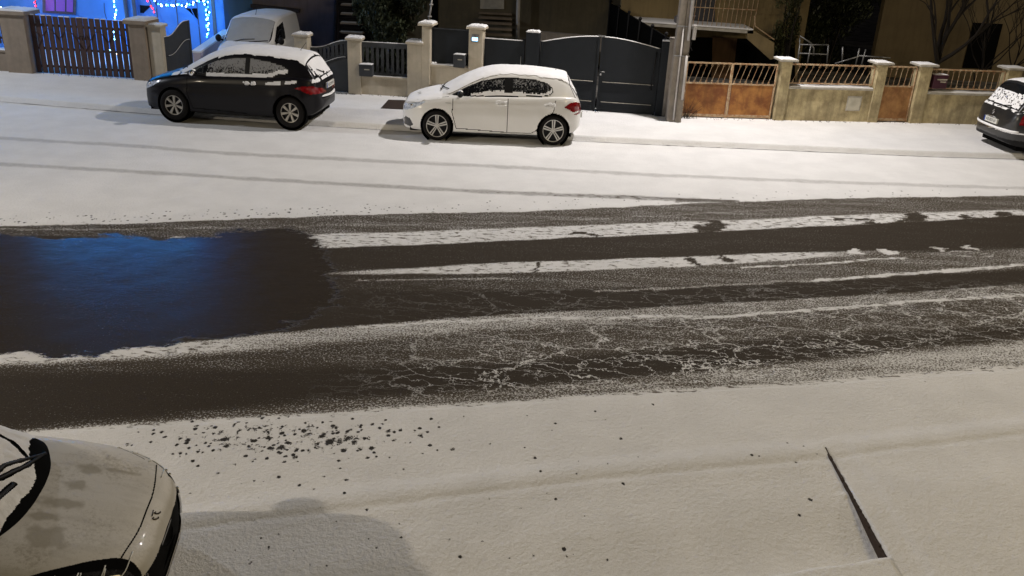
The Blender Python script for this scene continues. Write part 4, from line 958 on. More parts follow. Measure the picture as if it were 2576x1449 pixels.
r = letterbox(2318, 2352, 192, 224, M['purple'], 'plum letterbox with pale labels on the wall by the upright bars', -.12, .08)
xa, xb = wx(2318), wx(2352); z1 = zt(xa, 192, -.1)
for q, (u0, u1, dz) in enumerate(((.25, .95, .06), (.5, .9, .12))):
    b = MB(); wbox(b, xa+(xb-xa)*u0, xa+(xb-xa)*u1, z1-dz-.03, z1-dz, -.126, -.119); b.build('name_label', M['boxwhite'], r)
# intercom
xa, xb = wx(1187), wx(1199); b = MB(); wbox(b, xa-.02, xb+.03, zt(xa, 104), zt(xa, 84), -.165, -.138)
s_ = MB(); wbox(s_, xa, xb+.015, zt(xa, 100.5), zt(xa, 92), -.1675, -.1645)
c_ = MB(); c_.ball(P((xa+xb)/2+.005, zt(xa, 88), -.166), .012, 8, 6)
wobj('intercom', 'grey door intercom with a glowing blue white screen on the tall pier', 'intercom', [('housing', M['metal'], b, .01), ('screen', emit('intercom_screen', (.25, .62, 1.), 5.), s_, 0), ('lens', M['black'], c_, 0)])
# meter hatch in the yellow wall
xa, xb = wx(2120), wx(2150); b = MB(); wbox(b, xa-.03, xb+.03, zt(xa, 277), zt(xa, 240), -.083, -.07); b2 = MB(); wbox(b2, xa, xb, zt(xa, 275), zt(xa, 244), -.09, -.082)
wobj('meter_hatch', 'cream meter cupboard let into the low yellow wall', 'meter box', [('frame', M['cap'], b, .003), ('hatch', M['boxwhite'], b2, .004)])
# ---------------- brown slatted double gate
def slat_gate():
    x0, x1 = wx(95), wx(346); r = empty('slatted_gate', (0, 0, 0), 0, 'dark brown gate of upright slats with coloured lights glowing through its gaps', 'gate')
    tops = lambda u: zt(x0+(x1-x0)*u, 36+18*u)
    n = 17; w = (x1-x0)/n
    for k in range(n):
        u = (k+.5)/n; b = MB(); wd = w*(.80 if k != 8 else .98)
        xc_ = x0+w*(k+.5); wbox(b, xc_-wd/2, xc_+wd/2, .13, tops(u)+random.uniform(-.01, .01), -.03, -.005); b.build('slat', M['brownwood'], r, bevel=.003)
        b = MB(); wbox(b, xc_-wd/2, xc_+wd/2, tops(u)-.004, tops(u)+.018, -.03, -.005); b.build('slat_snow', M['snow'], r) if k % 3 != 1 else None
    for zf_ in (.28, .75, 1.35):
        for a_, c_ in ((x0, x0+(x1-x0)*.49), (x0+(x1-x0)*.51, x1)):
            b = MB(); wbox(b, a_, c_, zf_, zf_+.06, -.004, .03); b.build('rail', M['brownwood'], r)
    for cxk in (.28, .76):
        b = MB(); cx_ = x0+(x1-x0)*cxk
        for sgn in (-1, 1):
            b.tube([P(cx_+sgn*t_*.42, 1.0+.30*math.sin(t_*2.6)*(1 if t_ < 1.2 else .9), -.045) for t_ in np.linspace(0, 1.5, 10)], .009, 6)
            b.tube([P(cx_+sgn*(.63+.09*math.cos(t_)), 1.10+.09*math.sin(t_), -.045) for t_ in np.linspace(-1.5, 3.4, 10)], .009, 6)
        b.build('scroll', M['brownwood'], r)
slat_gate()
def slat_fence():
    x0, x1 = wx(-120), wx(31); r = empty('slatted_fence', (0, 0, 0), 0, 'short run of brown slats on the low wall at the left edge', 'fence'); zb_ = zt(x1, 112)+.02
    n = 12; w = (x1-x0)/n
    for k in range(n):
        b = MB(); wbox(b, x0+w*(k+.1), x0+w*(k+.8), zb_, zt(x1, 34), 0, .025); b.build('slat', M['brownwood'], r, bevel=.003)
    b = MB(); wbox(b, x0, x1, zb_+.12, zb_+.17, .026, .05); b.build('rail', M['brownwood'], r); b = MB(); wbox(b, x0, x1, 1.35, 1.4, .026, .05); b.build('rail', M['brownwood'], r)
slat_fence()
# ---------------- grey wavy gates
def wavy(label, A, B, z_top, ya, openings, name='wavy_gate', lineh=.55):
    """a leaf between ground points A and B; z_top(u) is its upper edge"""
    A, B = np.array(A, float), np.array(B, float); d = B-A; L = np.hypot(*d); d /= L; nrm = np.array((-d[1], d[0]))
    r = empty(name, (0, 0, 0), 0, label, 'gate')
    def q(u, z, o): p = A+d*L*u+nrm*o; return (p[0], p[1], z)
    N = 40
    # leaf as vertical strips so the openings are real holes
    us = np.linspace(0, 1, N+1)
    b = MB()
    for i in range(N):
        u0, u1 = us[i], us[i+1]; um = (u0+u1)/2; t0, t1 = z_top(u0), z_top(u1)
        segs = [(.13, None)]
        hole = any(a <= um <= c for a, c in openings)
        o0, o1 = ya(u0), ya(u1)
        if hole:
            b.hexa([q(u0, .13, 0), q(u1, .13, 0), q(u1, .13, .035), q(u0, .13, .035), q(u0, o0[0], 0), q(u1, o1[0], 0), q(u1, o1[0], .035), q(u0, o0[0], .035)])
            b.hexa([q(u0, o0[1], 0), q(u1, o1[1], 0), q(u1, o1[1], .035), q(u0, o0[1], .035), q(u0, t0, 0), q(u1, t1, 0), q(u1, t1, .035), q(u0, t0, .035)])
        else: b.hexa([q(u0, .13, 0), q(u1, .13, 0), q(u1, .13, .035), q(u0, .13, .035), q(u0, t0, 0), q(u1, t1, 0), q(u1, t1, .035), q(u0, t0, .035)])
    b.build('leaf', M['greygate'], r)
    b = MB(); b.tube([q(u, z_top(u)-lineh, -.012) for u in us[2:-2]], .02, 6); b.build('moulding', M['greygate'], r, True)
    b = MB(); b.tube([q(u, z_top(u)-lineh+.02, -.02) for u in us[3:-3]], .007, 5); b.build('moulding_snow', M['snow'], r, True)
    b = MB(); b.tube([q(u, z_top(u)+.006, .017) for u in us], .012, 6); b.build('top_snow', M['snow'], r, True)
    b = MB(); b.hexa([q(.93, .11, -.01), q(1, .11, -.01), q(1, .11, .045), q(.93, .11, .045), q(.93, z_top(1)+.01, -.01), q(1, z_top(1)+.01, -.01), q(1, z_top(1)+.01, .045), q(.93, z_top(1)+.01, .045)]); b.build('stile', M['greygate'], r)
    return r
x0, x1 = wx(784), wx(879); za_, zb_ = zt(x0, 119), zt(x1, 104)
wavy('grey wavy pedestrian gate rising to the right beside a beige pier', P(x0, 0, .03)[:2], P(x1, 0, .03)[:2], lambda u: za_+(zb_-za_)*(.5-.5*math.cos(math.pi*min(1, max(0, (u-.12)/.8)))), lambda u: (za_-.34+(zb_-za_)*(.5-.5*math.cos(math.pi*u)), za_-.07+(zb_-za_)*(.5-.5*math.cos(math.pi*u))), [(.18, .22), (.29, .33), (.40, .44), (.51, .55), (.62, .66), (.73, .77), (.84, .88)], lineh=.42)
A = P(wx(424), 0, .02)[:2]; far = at(480, 100, A[1]+1.1)
za2 = zt(A[0], 94); zb2 = at(476, 52, A[1]+1.1)[2]
wavy('grey wavy gate leaf swung open beside the brown pier', A, (far[0], A[1]+1.1), lambda u: za2+(zb2-za2)*(.5-.5*math.cos(math.pi*min(1, max(0, (u-.15)/.7)))), lambda u: (za2-.4, za2-.1), [], lineh=.5)
# ---------------- grey slotted panel
def slotted():
    x0, x1 = wx(913), wx(1026); z0, zl, zr = zt(x0, 190)+.01, zt(x0, 108), zt(x1, 117); r = empty('slotted_panel', (0, 0, 0), 0, 'grey fence panel with upright slots above the low beige wall', 'fence panel')
    n = 9; w = (x1-x0)/n
    for k in range(n+1):
        b = MB(); wbox(b, max(x0, x0+w*k-w*.27), min(x1, x0+w*k+w*.27), z0+.09, zl-.10, 0, .03); b.build('slat', M['greygate'], r, bevel=.004)
    b = MB(); wbox(b, x0, x1, z0, z0+.092, -.006, .036); b.build('rail', M['greygate'], r, bevel=.004)
    b = MB(); wbox(b, x0, x1, zl-.102, zl+.03, -.006, .036); b.build('rail', M['greygate'], r, bevel=.004); b = MB(); snowpad(b, x0, x1, zl+.029, -.004, .034, .015); b.build('snow_pad', M['snow'], r)
slotted()
x0, x1 = wx(1085), wx(1177); r = empty('sheet_panel', (0, 0, 0), 0, 'plain dark sheet panel between the two tall beige piers', 'fence panel')
b = MB(); wbox(b, x0, x1, zt(x0, 160), zt((x0+x1)/2, 72), .03, .05); b.build('sheet', M['darkgate'], r); b = MB(); wbox(b, x0, x1, zt(x0, 72), zt(x0, 70), .02, .06); b.build('top_rail', M['greygate'], r)
for q in (.03, .09): 
    b = MB(); b.ball(P(x0+q*1.2, zw_+.03, -.03), (.045, .04, .03), 9, 6); b.build('snow_clump', M['snow'], r, True)
# ---------------- anthracite pedestrian gate and the arched double gate
x0, x1 = wx(1213), wx(1315); r = empty('pedestrian_gate', (0, 0, 0), 0, 'plain anthracite pedestrian gate right of the intercom pier', 'gate')
zq = zt((x0+x1)/2, 100); b = MB(); wbox(b, x0+.01, x1-.05, .12, zq, 0, .04); b.build('leaf', M['darkgate'], r, bevel=.004)
b = MB(); wbox(b, x1-.07, x1-.02, .11, zq+.05, -.02, .05); b.build('stile', M['darkgate'], r); b = MB(); wbox(b, x0+.02, x1-.08, zq-.002, zq+.016, 0, .04); b.build('snow_pad', M['snow'], r)
b = MB(); wbox(b, x1-.115, x1-.1, .6, 1.35, -.012, .0); b.build('pale_edge', M['metal'], r)
def double_gate():
    x0, x1 = wx(1350), wx(1646); xm = (x0+x1)/2; r = empty('double_gate', (0, 0, 0), 0, 'large anthracite double gate with an arched top behind the white car', 'gate')
    zc_, zl, zr = zt(xm, 93), zt(x0, 102)-.04, zt(x1, 125)
    def top(u): return zl+(zc_-zl)*math.sin(math.pi*min(u, .5)) if u < .5 else zr+(zc_-zr)*math.sin(math.pi*u)
    N = 24
    for s0, s1 in ((0.004, .494), (.506, .996)):
        b = MB(); sb = MB()
        for i in range(N):
            u0, u1 = s0+(s1-s0)*i/N, s0+(s1-s0)*(i+1)/N; X0, X1 = x0+(x1-x0)*u0, x0+(x1-x0)*u1
            b.hexa([P(X0, .13, .0), P(X1, .13, .0), P(X1, .13, .04), P(X0, .13, .04), P(X0, top(u0), .0), P(X1, top(u1), .0), P(X1, top(u1), .04), P(X0, top(u0), .04)])
        lf = b.build('leaf', M['darkgate'], r)
        us = np.linspace(s0, s1, 25); b = MB(); b.tube([P(x0+(x1-x0)*u, top(u)+.004, .02) for u in us], .018, 6); b.build('top_snow', M['snow'], lf, True)
        for z, hh in ((.86, .05), (.36, .05)):
            xa_, xb_ = x0+(x1-x0)*s0+.10, x0+(x1-x0)*s1-.10
            b = MB(); wbox(b, xa_, xb_, z-hh, z, -.028, .0); b.build('ledge', M['darkgate'], lf)
            b = MB(); wbox(b, xa_, xb_, z-.001, z+.009, -.028, -.001); b.build('ledge_snow', M['cap'], lf)
        for X_ in (x0+(x1-x0)*s0, x0+(x1-x0)*s1):
            b = MB(); wbox(b, X_-.05 if X_ > xm-.2 and s0 < .1 or s0 > .5 and X_ > xm+.5 else X_, X_ if X_ > xm-.2 and s0 < .1 or s0 > .5 and X_ > xm+.5 else X_+.05, .11, top((X_-x0)/(x1-x0))+.02, -.018, .0); b.build('stile', M['darkgate'], lf)
    b = MB(); b.ball(P(xm+.06, 1.05, -.04), (.03, .02, .03), 10, 6); b.tube([P(xm+.06, 1.12, -.035), P(xm+.06, 1.12, -.07), P(xm+.16, 1.12, -.07)], .010, 6); b.build('handle', M['metal'], r, True)
    b = MB(); b.tube([P(x1-.11, zr-.05, -.05), P(x1-.13, 1.4, -.06), P(x1-.16, .78, -.06)], .018, 6); b.ball(P(x1-.16, .76, -.06), .03, 8, 5); b.build('closer_rod', M['black'], r, True)
    b = MB(); wbox(b, xm-.06, xm+.10, zc_, zc_+.035, -.02, .06); b.build('stop_cap', M['metal'], r)
double_gate()
# ---------------- rusty ironwork
def bars(r, x0, x1, z0, z1, n, slant, m, d=0.):
    for k in range(n):
        u = (k+.5)/n; xc_ = x0+(x1-x0)*u; b = MB(); s_ = slant/2
        b.tube([P(xc_-s_, z0, d), P(xc_-s_*.9, z0+.06, d), P(xc_+s_*.9, z1-.06, d), P(xc_+s_, z1, d)], .0065, 6)
        for zz, sx in ((z0+.035, -s_), (z1-.035, s_)):
            b.tube([P(xc_+sx+.026*math.cos(a), zz+.026*math.sin(a), d) for a in np.linspace(0, 6.28, 9)], .005, 5, False)
        b.build('bar', m, r)
def rail(r, xa, xb, za, zb, m, d0=-.018, d1=.018, h=.035, nm='rail'):
    b = MB(); wbox(b, xa, xb, za, za+h, d0, d1, zb+h, zb); b.build(nm, m, r)
def iron_gate(pa, pb, pt, pm, label, leaves, nb, slant, sm, tilt=0.):
    x0, x1 = wx(pa), wx(pb); xc_ = (x0+x1)/2; z1, zm = zt(xc_, pt), zt(xc_, pm); r = empty('iron_gate', (0, 0, 0), 0, label, 'gate')
    for k in range(leaves):
        a_, b_ = x0+(x1-x0)*k/leaves+.015, x0+(x1-x0)*(k+1)/leaves-.015
        rail(r, a_, b_, z1-.03, z1-.03, M['ironold'], nm='top_rail'); rail(r, a_, b_, zm, zm, M['ironold']); rail(r, a_, b_, .14, .14, M['ironold'], h=.07, nm='bottom_rail')
        for X_ in (a_, b_): 
            b = MB(); b.tube([P(X_, .12, 0), P(X_, z1, 0)], .022, 8); b.build('stile', M['ironold'], r)
        b = MB(); wbox(b, a_+.03, b_-.03, .20, zm-.002, -.008, .004); b.build('panel', sm, r)
        bars(r, a_+.06, b_-.04, zm+.03, z1-.03, nb, slant, M['ironold'])
    return r, x0, x1, z1, zm
iron_gate(1712, 1936, 159, 213, 'rusty double iron gate with slanted bars and orange brown sheet panels', 2, 7, .11, M['rust'])
iron_gate(2201, 2279, 167, 219, 'small pale rusty iron gate between two yellow piers', 1, 5, .03, M['rustpale'])
def railing(pa, pb, pt, pbm, n, slant, label):
    x0, x1 = wx(pa)+.02, wx(pb)-.02; xc_ = (x0+x1)/2; z1, z0 = zt(xc_, pt), zt(xc_, pbm)+.035; r = empty('iron_railing', (0, 0, 0), 0, label, 'railing')
    rail(r, x0, x1, z1-.03, z1-.03, M['ironold'], nm='top_rail'); rail(r, x0, x1, z0, z0, M['ironold'], h=.03, nm='bottom_rail'); bars(r, x0+.08, x1-.06, z0+.03, z1-.03, n, slant, M['ironold'])
    for X_ in (x0, x1): b = MB(); b.tube([P(X_, z0, 0), P(X_, z1, 0)], .016, 6); b.build('post', M['ironold'], r)
railing(1966, 2176, 163, 216, 12, .13, 'cream iron railing of slanted bars on the low yellow wall')
railing(2310, 2497, 176, 229, 12, .0, 'cream iron railing of upright bars by the plum letterbox')
railing(2530, 2800, 178, 231, 14, .0, 'iron railing continuing past the people carrier')
# ---------------- utility pole
def pole():
    b0 = G(1692, 305, .1); r = empty('utility_pole', (b0[0], b0[1], .08), 0, 'twin concrete utility pole with grey conduits between the dark gate and the rusty gate', 'utility pole')
    for k, (dx, w0, w1) in enumerate(((-.08, .09, .07), (.10, .08, .06))):
        b = MB(); H_ = 9.
        x_ = dx
        b.hexa([(x_-w0, -.13-.04*k, 0), (x_+w0, -.13-.04*k, 0), (x_+w0, .15, 0), (x_-w0, .15, 0), (x_*.7-w1, -.08-.03*k, H_), (x_*.7+w1, -.08-.03*k, H_), (x_*.7+w1, .1, H_), (x_*.7-w1, .1, H_)]); b.build('shaft', M['concrete'], r, bevel=.012)
    MB().tube([(-.02, -.19, .1), (-.025, -.18, 2.3)], .02, 10).build('conduit', M['conduit'], r, True); MB().tube([(.12, -.22, 1.65), (.13, -.22, .6)], .03, 10).build('conduit', M['conduit'], r, True); MB().tube([(.11, -.21, 2.0), (.09, -.20, 5.)], .034, 10).build('conduit', M['conduit'], r, True)
    for z in (1.62, 2.3): MB().box((-.18, -.215, z), (.19, -.13, z+.02)).build('strap', M['metal'], r)
    MB().box((.19, -.26, 2.02), (.27, -.14, 2.36)).build('junction_box', M['conduit'], r, bevel=.012)
    MB().tube([(.20, -.22, 2.02), (.17, -.24, 1.86), (.23, -.2, 1.78), (.14, -.2, 1.7)], .014, 6).build('cable', M['black'], r, True)
    MB().tube([(.0, 0, 8.8), (.2, -.2, 9.5), (.5, -.5, 9.6)], .04, 8).build('lamp_arm', M['metal'], r, True)
    MB().ball((.6, -.7, 9.62), (.14, .32, .07), 14, 8).build('lamp_head', M['metal'], r, True)
pole()
# dark grate lying on the pavement
g = [G(*p, .135) for p in ((977, 250), (1036, 252), (1026, 274), (958, 271))]
r = MB().prism([(*q[:2], .118) for q in g][::-1], (0, 0, .012)).build('pavement_grate', M['brownmat']); tag(r, 'dark brown cover plate free of snow on the pavement before the white car', 'cover plate')
# dead weeds beside the pole
b = MB()
for k in range(40):
    p = P(wx(1716)+random.gauss(0, .14), .1, random.uniform(-.2, -.05)); a = random.uniform(-.25, .25); h = random.uniform(.1, .55)
    b.tube([p, (p[0]+a*.5, p[1]-.03, .1+h*.6), (p[0]+a*1.3, p[1]-.05, .1+h)], [.005, .004, .002], 4)
tag(b.build('dead_weeds', M['bark']), 'dry weed stems at the foot of the rusty double gate by the pole', 'weeds')
b = MB()
for k in range(260):
    x = random.choice([random.uniform(-13, -4), random.uniform(-4, 2), random.uniform(4.1, 13)]); p = P(x, .11, random.uniform(-.24, -.12)); a = random.uniform(0, 6.28); L_ = random.uniform(.02, .06)
    b.tube([p, (p[0]+L_*math.cos(a), p[1]+L_*.4*math.sin(a), .13+L_*.5)], [.006, .002], 4)
tag(b.build('wall_foot_weeds', M['bark']), 'small dry tufts along the foot of the walls', 'weeds', kind='stuff')
# ================================================================== HOUSES AND GARDENS BEHIND
def px_quad(pts, y, th, b=None):   # a slab whose front face spans pixel points on the plane y
    b = b or MB(); f = [at(px, py, y) for px, py in pts]; return b.prism(f, (0, th, 0))
def slab(x0, x1, z0, z1, y0, y1): return MB().box((x0, y0, z0), (x1, y1, z1))
def X(px, y, py=40): return at(px, py, y)[0]
def Z(py, y, px=1288): return at(px, py, y)[2]
BLUE = (.01, .30, 1.0)
# ---- house with festive lights
HY = 28.0
r = empty('festive_house', (0, 0, 0), 0, 'white house at far left with the blue glow of festive lights put into its paint', 'house')
xr = X(566, HY, 60); xl = -19.5
dx0, dx1 = X(347, HY, 60), X(536, HY, 60)
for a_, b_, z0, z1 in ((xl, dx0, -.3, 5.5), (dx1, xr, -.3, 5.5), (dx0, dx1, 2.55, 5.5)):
    slab(a_, b_, z0, z1, HY, HY+.3).build('wall', M['blueglow'], r)
slab(xr-.25, xr, -.3, 5.5, HY+.3, HY+7).build('side_wall', M['blueglow'], r)
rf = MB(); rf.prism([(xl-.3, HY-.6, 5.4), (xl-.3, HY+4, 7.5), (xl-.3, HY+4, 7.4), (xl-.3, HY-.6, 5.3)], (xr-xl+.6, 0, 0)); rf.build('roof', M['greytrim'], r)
gd = slab(dx0, dx1, -.3, 2.55, HY+.10, HY+.16).build('garage_door', M['blueglow'], r)
for p in ([(352, 13), (380, 15), (361, 33), (353, 32)], [(467, 21), (496, 21), (498, 49)]): px_quad(p, HY+.085, .01).build('pane', M['glass'], gd)
for px in (398, 448, 500): b = MB(); xx = X(px, HY+.1, 60); b.box((xx-.012, HY+.085, -.3), (xx+.012, HY+.10, 2.5)); b.build('door_joint', M['greytrim'], gd)
b = MB(); cxx = (dx0+dx1)/2
b.tube([(X(380, HY+.08, 15), HY+.09, 1.95), (X(424, HY+.08, 80), HY+.09, .7)], .012, 5); b.tube([(X(467, HY+.08, 15), HY+.09, 1.95), (X(500, HY+.08, 60), HY+.09, 1.0)], .012, 5); b.build('door_moulding', M['blueglow'], gd)
slab(dx0-.1, dx0, -.3, 2.6, HY-.03, HY).build('door_trim', M['greytrim'], r); slab(dx1, dx1+.1, -.3, 2.6, HY-.03, HY).build('door_trim', M['greytrim'], r)
MB().tube([(X(318, HY, 20), HY-.05, -.3), (X(318, HY, 20), HY-.05, 6)], .06, 8).build('downpipe', M['greytrim'], r)
b = MB(); b.tube([at(262, 8, HY-.02), at(263, 30, HY-.02), at(268, 48, HY-.02)], .01, 5); b.build('cable', M['greytrim'], r)
wo = px_quad([(106, -30), (192, -30), (190, 37), (107, 32)], HY-.03, .04).build('window', M['greytrim'], r)
for q in ([(114, -28), (136, -28), (137, 28), (115, 27)], [(140, -28), (164, -28), (163, 29), (141, 28)], [(168, -28), (184, -28), (183, 31), (167, 29)]): px_quad(q, HY-.045, .012).build('pane', emit('curtained_pane', (.35, .12, .55), .05), wo)
b = MB(); s0 = at(103, 40, HY-.1); s1 = at(195, 44, HY-.1); b.box((s0[0], HY-.18, s0[2]-.03), (s1[0], HY, s0[2]+.05)); so = b.build('sill', M['blueglow'], wo)
slab(X(585, HY+3, 30), X(862, HY+3, 30)+.2, -.3, 6.5, HY+3, HY+3.3) 
# boundary wall between the two yards, running back from the street
p0 = np.array(at(484, 128, 25.2)); p1 = np.array(at(564, 74, 27.9))
r = empty('boundary_wall', (0, 0, 0), 0, 'low mauve wall with a snowy top running back beside the van', 'wall')
b = MB(); e = np.array((.2, 0, 0)); z0 = p0[2]; b.hexa([(p0[0], p0[1], -.3), (p0[0]+.2, p0[1], -.3), (p1[0]+.2, p1[1], -.3), (p1[0], p1[1], -.3), (p0[0], p0[1], p0[2]-.05), (p0[0]+.2, p0[1], p0[2]-.05), (p1[0]+.2, p1[1], p1[2]-.05), (p1[0], p1[1], p1[2]-.05)]); b.build('wall', M['lilacwall'], r)
b = MB(); b.hexa([(p0[0]-.03, p0[1], p0[2]-.052), (p0[0]+.23, p0[1], p0[2]-.052), (p1[0]+.23, p1[1], p1[2]-.052), (p1[0]-.03, p1[1], p1[2]-.052), (p0[0]-.03, p0[1], p0[2]), (p0[0]+.23, p0[1], p0[2]), (p1[0]+.23, p1[1], p1[2]), (p1[0]-.03, p1[1], p1[2])]); b.build('snow_pad', M['snow'], r)
tag(MB().add([(-19, 24.6, .085), (xr-.1, 24.0, .085), (xr-.1, HY, .085), (-19, HY, .085)], [(0, 1, 2, 3)]).build('garden_snow', M['snow']), kind='structure')
# ---- light strings
def string(label, pts, y, cols, n, wob=.03, bulb=.022, watt=0, lc=None, tilt=0., name='light_string'):
    P3 = np.array([at(px, py, y) for px, py in pts]); d = np.r_[0, np.cumsum(np.linalg.norm(np.diff(P3, axis=0), axis=1))]
    f = lambda s: np.array([np.interp(s, d, P3[:, k]) for k in range(3)])
    r = empty(name, (0, 0, 0), 0, label, 'light string', 'festive light strings')
    MB().tube([tuple(f(s)+np.array((random.uniform(-wob, wob)*.5, 0, random.uniform(-wob, wob)*.3))) for s in np.linspace(0, d[-1], n)], .012, 5).build('wire', M['gap'], r)
    mm = {}
    for k in range(n):
        c = cols[k % len(cols)]; p = f(d[-1]*(k+.5)/n)+np.array((random.uniform(-wob, wob), random.uniform(-.05, -.01), random.uniform(-wob, wob)*.6))
        if c not in mm:
            b = MB(); b.ball((0, 0, 0), (bulb, bulb, bulb*1.3), 8, 6); o = b.build('bulb', EM[c], r, True); mm[c] = o
        else: o = mm[c].copy(); COL.objects.link(o); o.parent = r
        o.location = p
    if watt:
        m_ = max(1, int(watt[1]))
        for k in range(m_):
            q = f(d[-1]*(k+.5)/m_); lamp('string_glow', (q[0], y-.30, q[2]), watt[0], lc, .10)
EM = {'c': emit('cyan_bulb', (.25, .75, 1.), 14), 'b': emit('blue_bulb', (.03, .22, 1.), 16), 'r': emit('red_bulb', (1., .02, .03), 9), 'w': emit('white_bulb', (.75, .92, 1.), 16), 'o': emit('orange_bulb', (1., .35, .02), 8)}
string('icicle of cyan and blue lights hanging left of the garage door', [(284, -30), (286, 5), (291, 25), (291, 45), (289, 60), (290, 90), (297, 120)], HY-.3, 'bccbwc', 24, watt=(6, 2), lc=BLUE)
string('garland of cyan lights sagging above the garage door', [(388, 2), (402, 10), (418, 14), (440, 13), (462, 14), (482, 9), (500, 2), (520, 0)], HY-.3, 'cbcw', 20, .05, watt=(6, 2), lc=BLUE)
string('column of cyan lights at right of the garage door', [(518, -20), (521, 10), (524, 35), (523, 60), (522, 92)], HY-.3, 'bccbc', 26, .07, watt=(6, 2), lc=BLUE)
string('red light string hanging beside the curtained window', [(88, -40), (89, 2), (90, 14), (92, 28)], HY-.3, 'r', 8, .05, watt=(.5, 1), lc=(1, .03, .1))
string('red light string crossing the left of the garage door', [(371, -40), (376, 4), (385, 22), (391, 36)], HY-.3, 'r', 8, .05, watt=(.3, 1), lc=(1, .03, .1))
string('blue lights strung high under the eaves of the festive house', [(-30, -200), (110, -190), (200, -178), (300, -190), (430, -185)], HY-.3, 'bcb', 60, .05, watt=(58, 5), lc=(.01, .42, 1))
string('low tangle of mixed lights seen through the slatted gate', [(262, 118), (270, 126), (283, 128), (297, 138), (302, 146)], HY-1.2, 'cbrwo', 12, .05, watt=(9, 1), lc=(.15, .3, 1))
string('pale star of lights above the left fence', [(-4, 24), (3, 22), (10, 25), (3, 30), (0, 20)], HY-1.0, 'wc', 12, .05, bulb=.04, watt=(30, 1), lc=(.30, .42, 1))
# ---- lilac house with the garage recess
LY = 31.0
r = empty('lilac_house', (0, 0, 0), 0, 'lilac rendered house behind the van with a wide dark garage recess', 'house')
x0, x1 = xr+.0, X(848, LY, 60)
slab(x0, x1, -.3, 6.5, LY, LY+.3).build('wall', M['lilacwall'], r); px_quad([(622, 10), (752, 24), (751, 33), (622, 19)], LY-.25, .25).build('canopy', M['greytrim'], r); px_quad([(628, 19), (745, 33), (742, 120), (628, 120)], LY-.02, .02).build('garage_door', M['lilacwall'], r)
MB().tube([at(847, -20, LY-.1), at(845, 40, LY-.1), at(842, 110, LY-.1)], .06, 8).build('downpipe', M['greytrim'], r)
MB().prism([at(800, -10, LY-.01), at(812, -10, LY-.01), at(792, 104, LY-.01), at(778, 104, LY-.01)], (0, .01, 0)) 
# ---- outside stair right of it
def stair(label, pxl, pxr, pys, y, m, back):
    r = empty('stair', (0, 0, 0), 0, label, 'stair')
    for k, py in enumerate(pys):
        a_, b_ = at(pxl[k] if hasattr(pxl, '__len__') else pxl, py, y+k*.26), at(pxr, py+2, y+k*.26)
        MB().box((a_[0], y+k*.26, a_[2]-.05), (b_[0], y+k*.26+.30, a_[2])).build('tread', m, r)
        MB().box((a_[0]+.02, y+k*.26+.02, a_[2]-.002), (b_[0]-.02, y+k*.26+.26, a_[2]+.012)).build('tread_snow', back, r)
stair('open stair with snowy treads between the lilac house and the bush', [851, 853, 855, 856, 857, 858], 912, [102, 80, 56, 33, 10, -12], 28.2, M['wood'], M['cap'])
# ---- the dark middle house
MY = 30.0
r = empty('dark_house', (0, 0, 0), 0, 'dark olive rendered house above the pedestrian gate and double gate', 'house')
x0, x1 = X(905, MY, 60), X(1560, MY, 60)
slab(x0, x1, -.3, 6.5, MY, MY+.3).build('wall', M['darkwall'], r)
px_quad([(905, -40), (1003, -40), (1003, 120), (905, 120)], MY-.02, .02).build('dark_door', M['gap'], r); px_quad([(1085, -40), (1102, -40), (1102, 90), (1085, 90)], MY-.02, .02).build('recess', M['gap'], r)  # flat near-black panels set on the wall face
MB().tube([at(1305, -30, MY-.3), at(1303, 40, MY-.3), at(1303, 104, MY-.3)], .065, 10).build('downpipe', M['conduit'], r, True)
px_quad([(1352, 80), (1500, 92), (1560, 112), (1560, 130), (1352, 130)], MY-1.2, .3).build('plinth', M['concrete'], r)
px_quad([(1208, -30), (1268, -30), (1268, 23), (1208, 22)], MY-.03, .03).build('door', M['cap'], r)
stair('timber stair of dark treads rising to the pale door of the dark house', 1204, 1288, [98, 84, 70, 56, 43, 31], 28.6, M['wood'], M['wood'])
b = MB(); b.tube([at(1079, 52, 25), at(1084, 20, 25), at(1090, -30, 25)], .022, 8); 
for q in ((1081, 42), (1085, 12)): p = at(*q, 24.99); b.box((p[0]-.05, 24.95, p[2]-.01), (p[0]+.05, 25.03, p[2]+.02))
tag(b.build('garden_post', M['conduit'], None, True), 'slim white post with brackets behind the tall slim pier', 'post')
# ---- evergreen bush
def leafball(b, c, rr, n, size):
    for _ in range(n):
        v = np.array([random.gauss(0, 1) for _ in range(3)]); v /= np.linalg.norm(v); v *= random.random()**.35
        p = np.array(c)+v*np.array(rr); a = np.array([random.gauss(0, 1) for _ in range(3)]); a /= np.linalg.norm(a); q = np.cross(a, (.3, .5, .8)); q /= np.linalg.norm(q)+1e-9
        s_ = size*random.uniform(.6, 1.4); b.add([p-a*s_, p+q*s_*.35, p+a*s_, p-q*s_*.35], [(0, 1, 2, 3)])
def bush(name, label, cat, c, rr, n, size, m):
    r = empty(name, (c[0], c[1], 0), 0, label, cat); b = MB()
    for k in range(16):
        o = np.array([random.uniform(-.75, .75)*rr[0], random.uniform(-.6, .6)*rr[1], random.uniform(-.7, .8)*rr[2]]); leafball(b, (o[0], o[1], c[2]+o[2]), (rr[0]*.42, rr[1]*.42, rr[2]*.34), n//16, size)
    b.build('foliage', m, r)
    t = MB()
    for k in range(5): t.tube([(random.uniform(-.2, .2), 0, 0), (random.uniform(-.5, .5)*rr[0], random.uniform(-.3, .3), c[2]), (random.uniform(-.8, .8)*rr[0], 0, c[2]+rr[2]*.6)], [.05, .03, .012], 6)
    t.build('stem', M['bark'], r); return r
c_ = at(980, 30, 26.6)
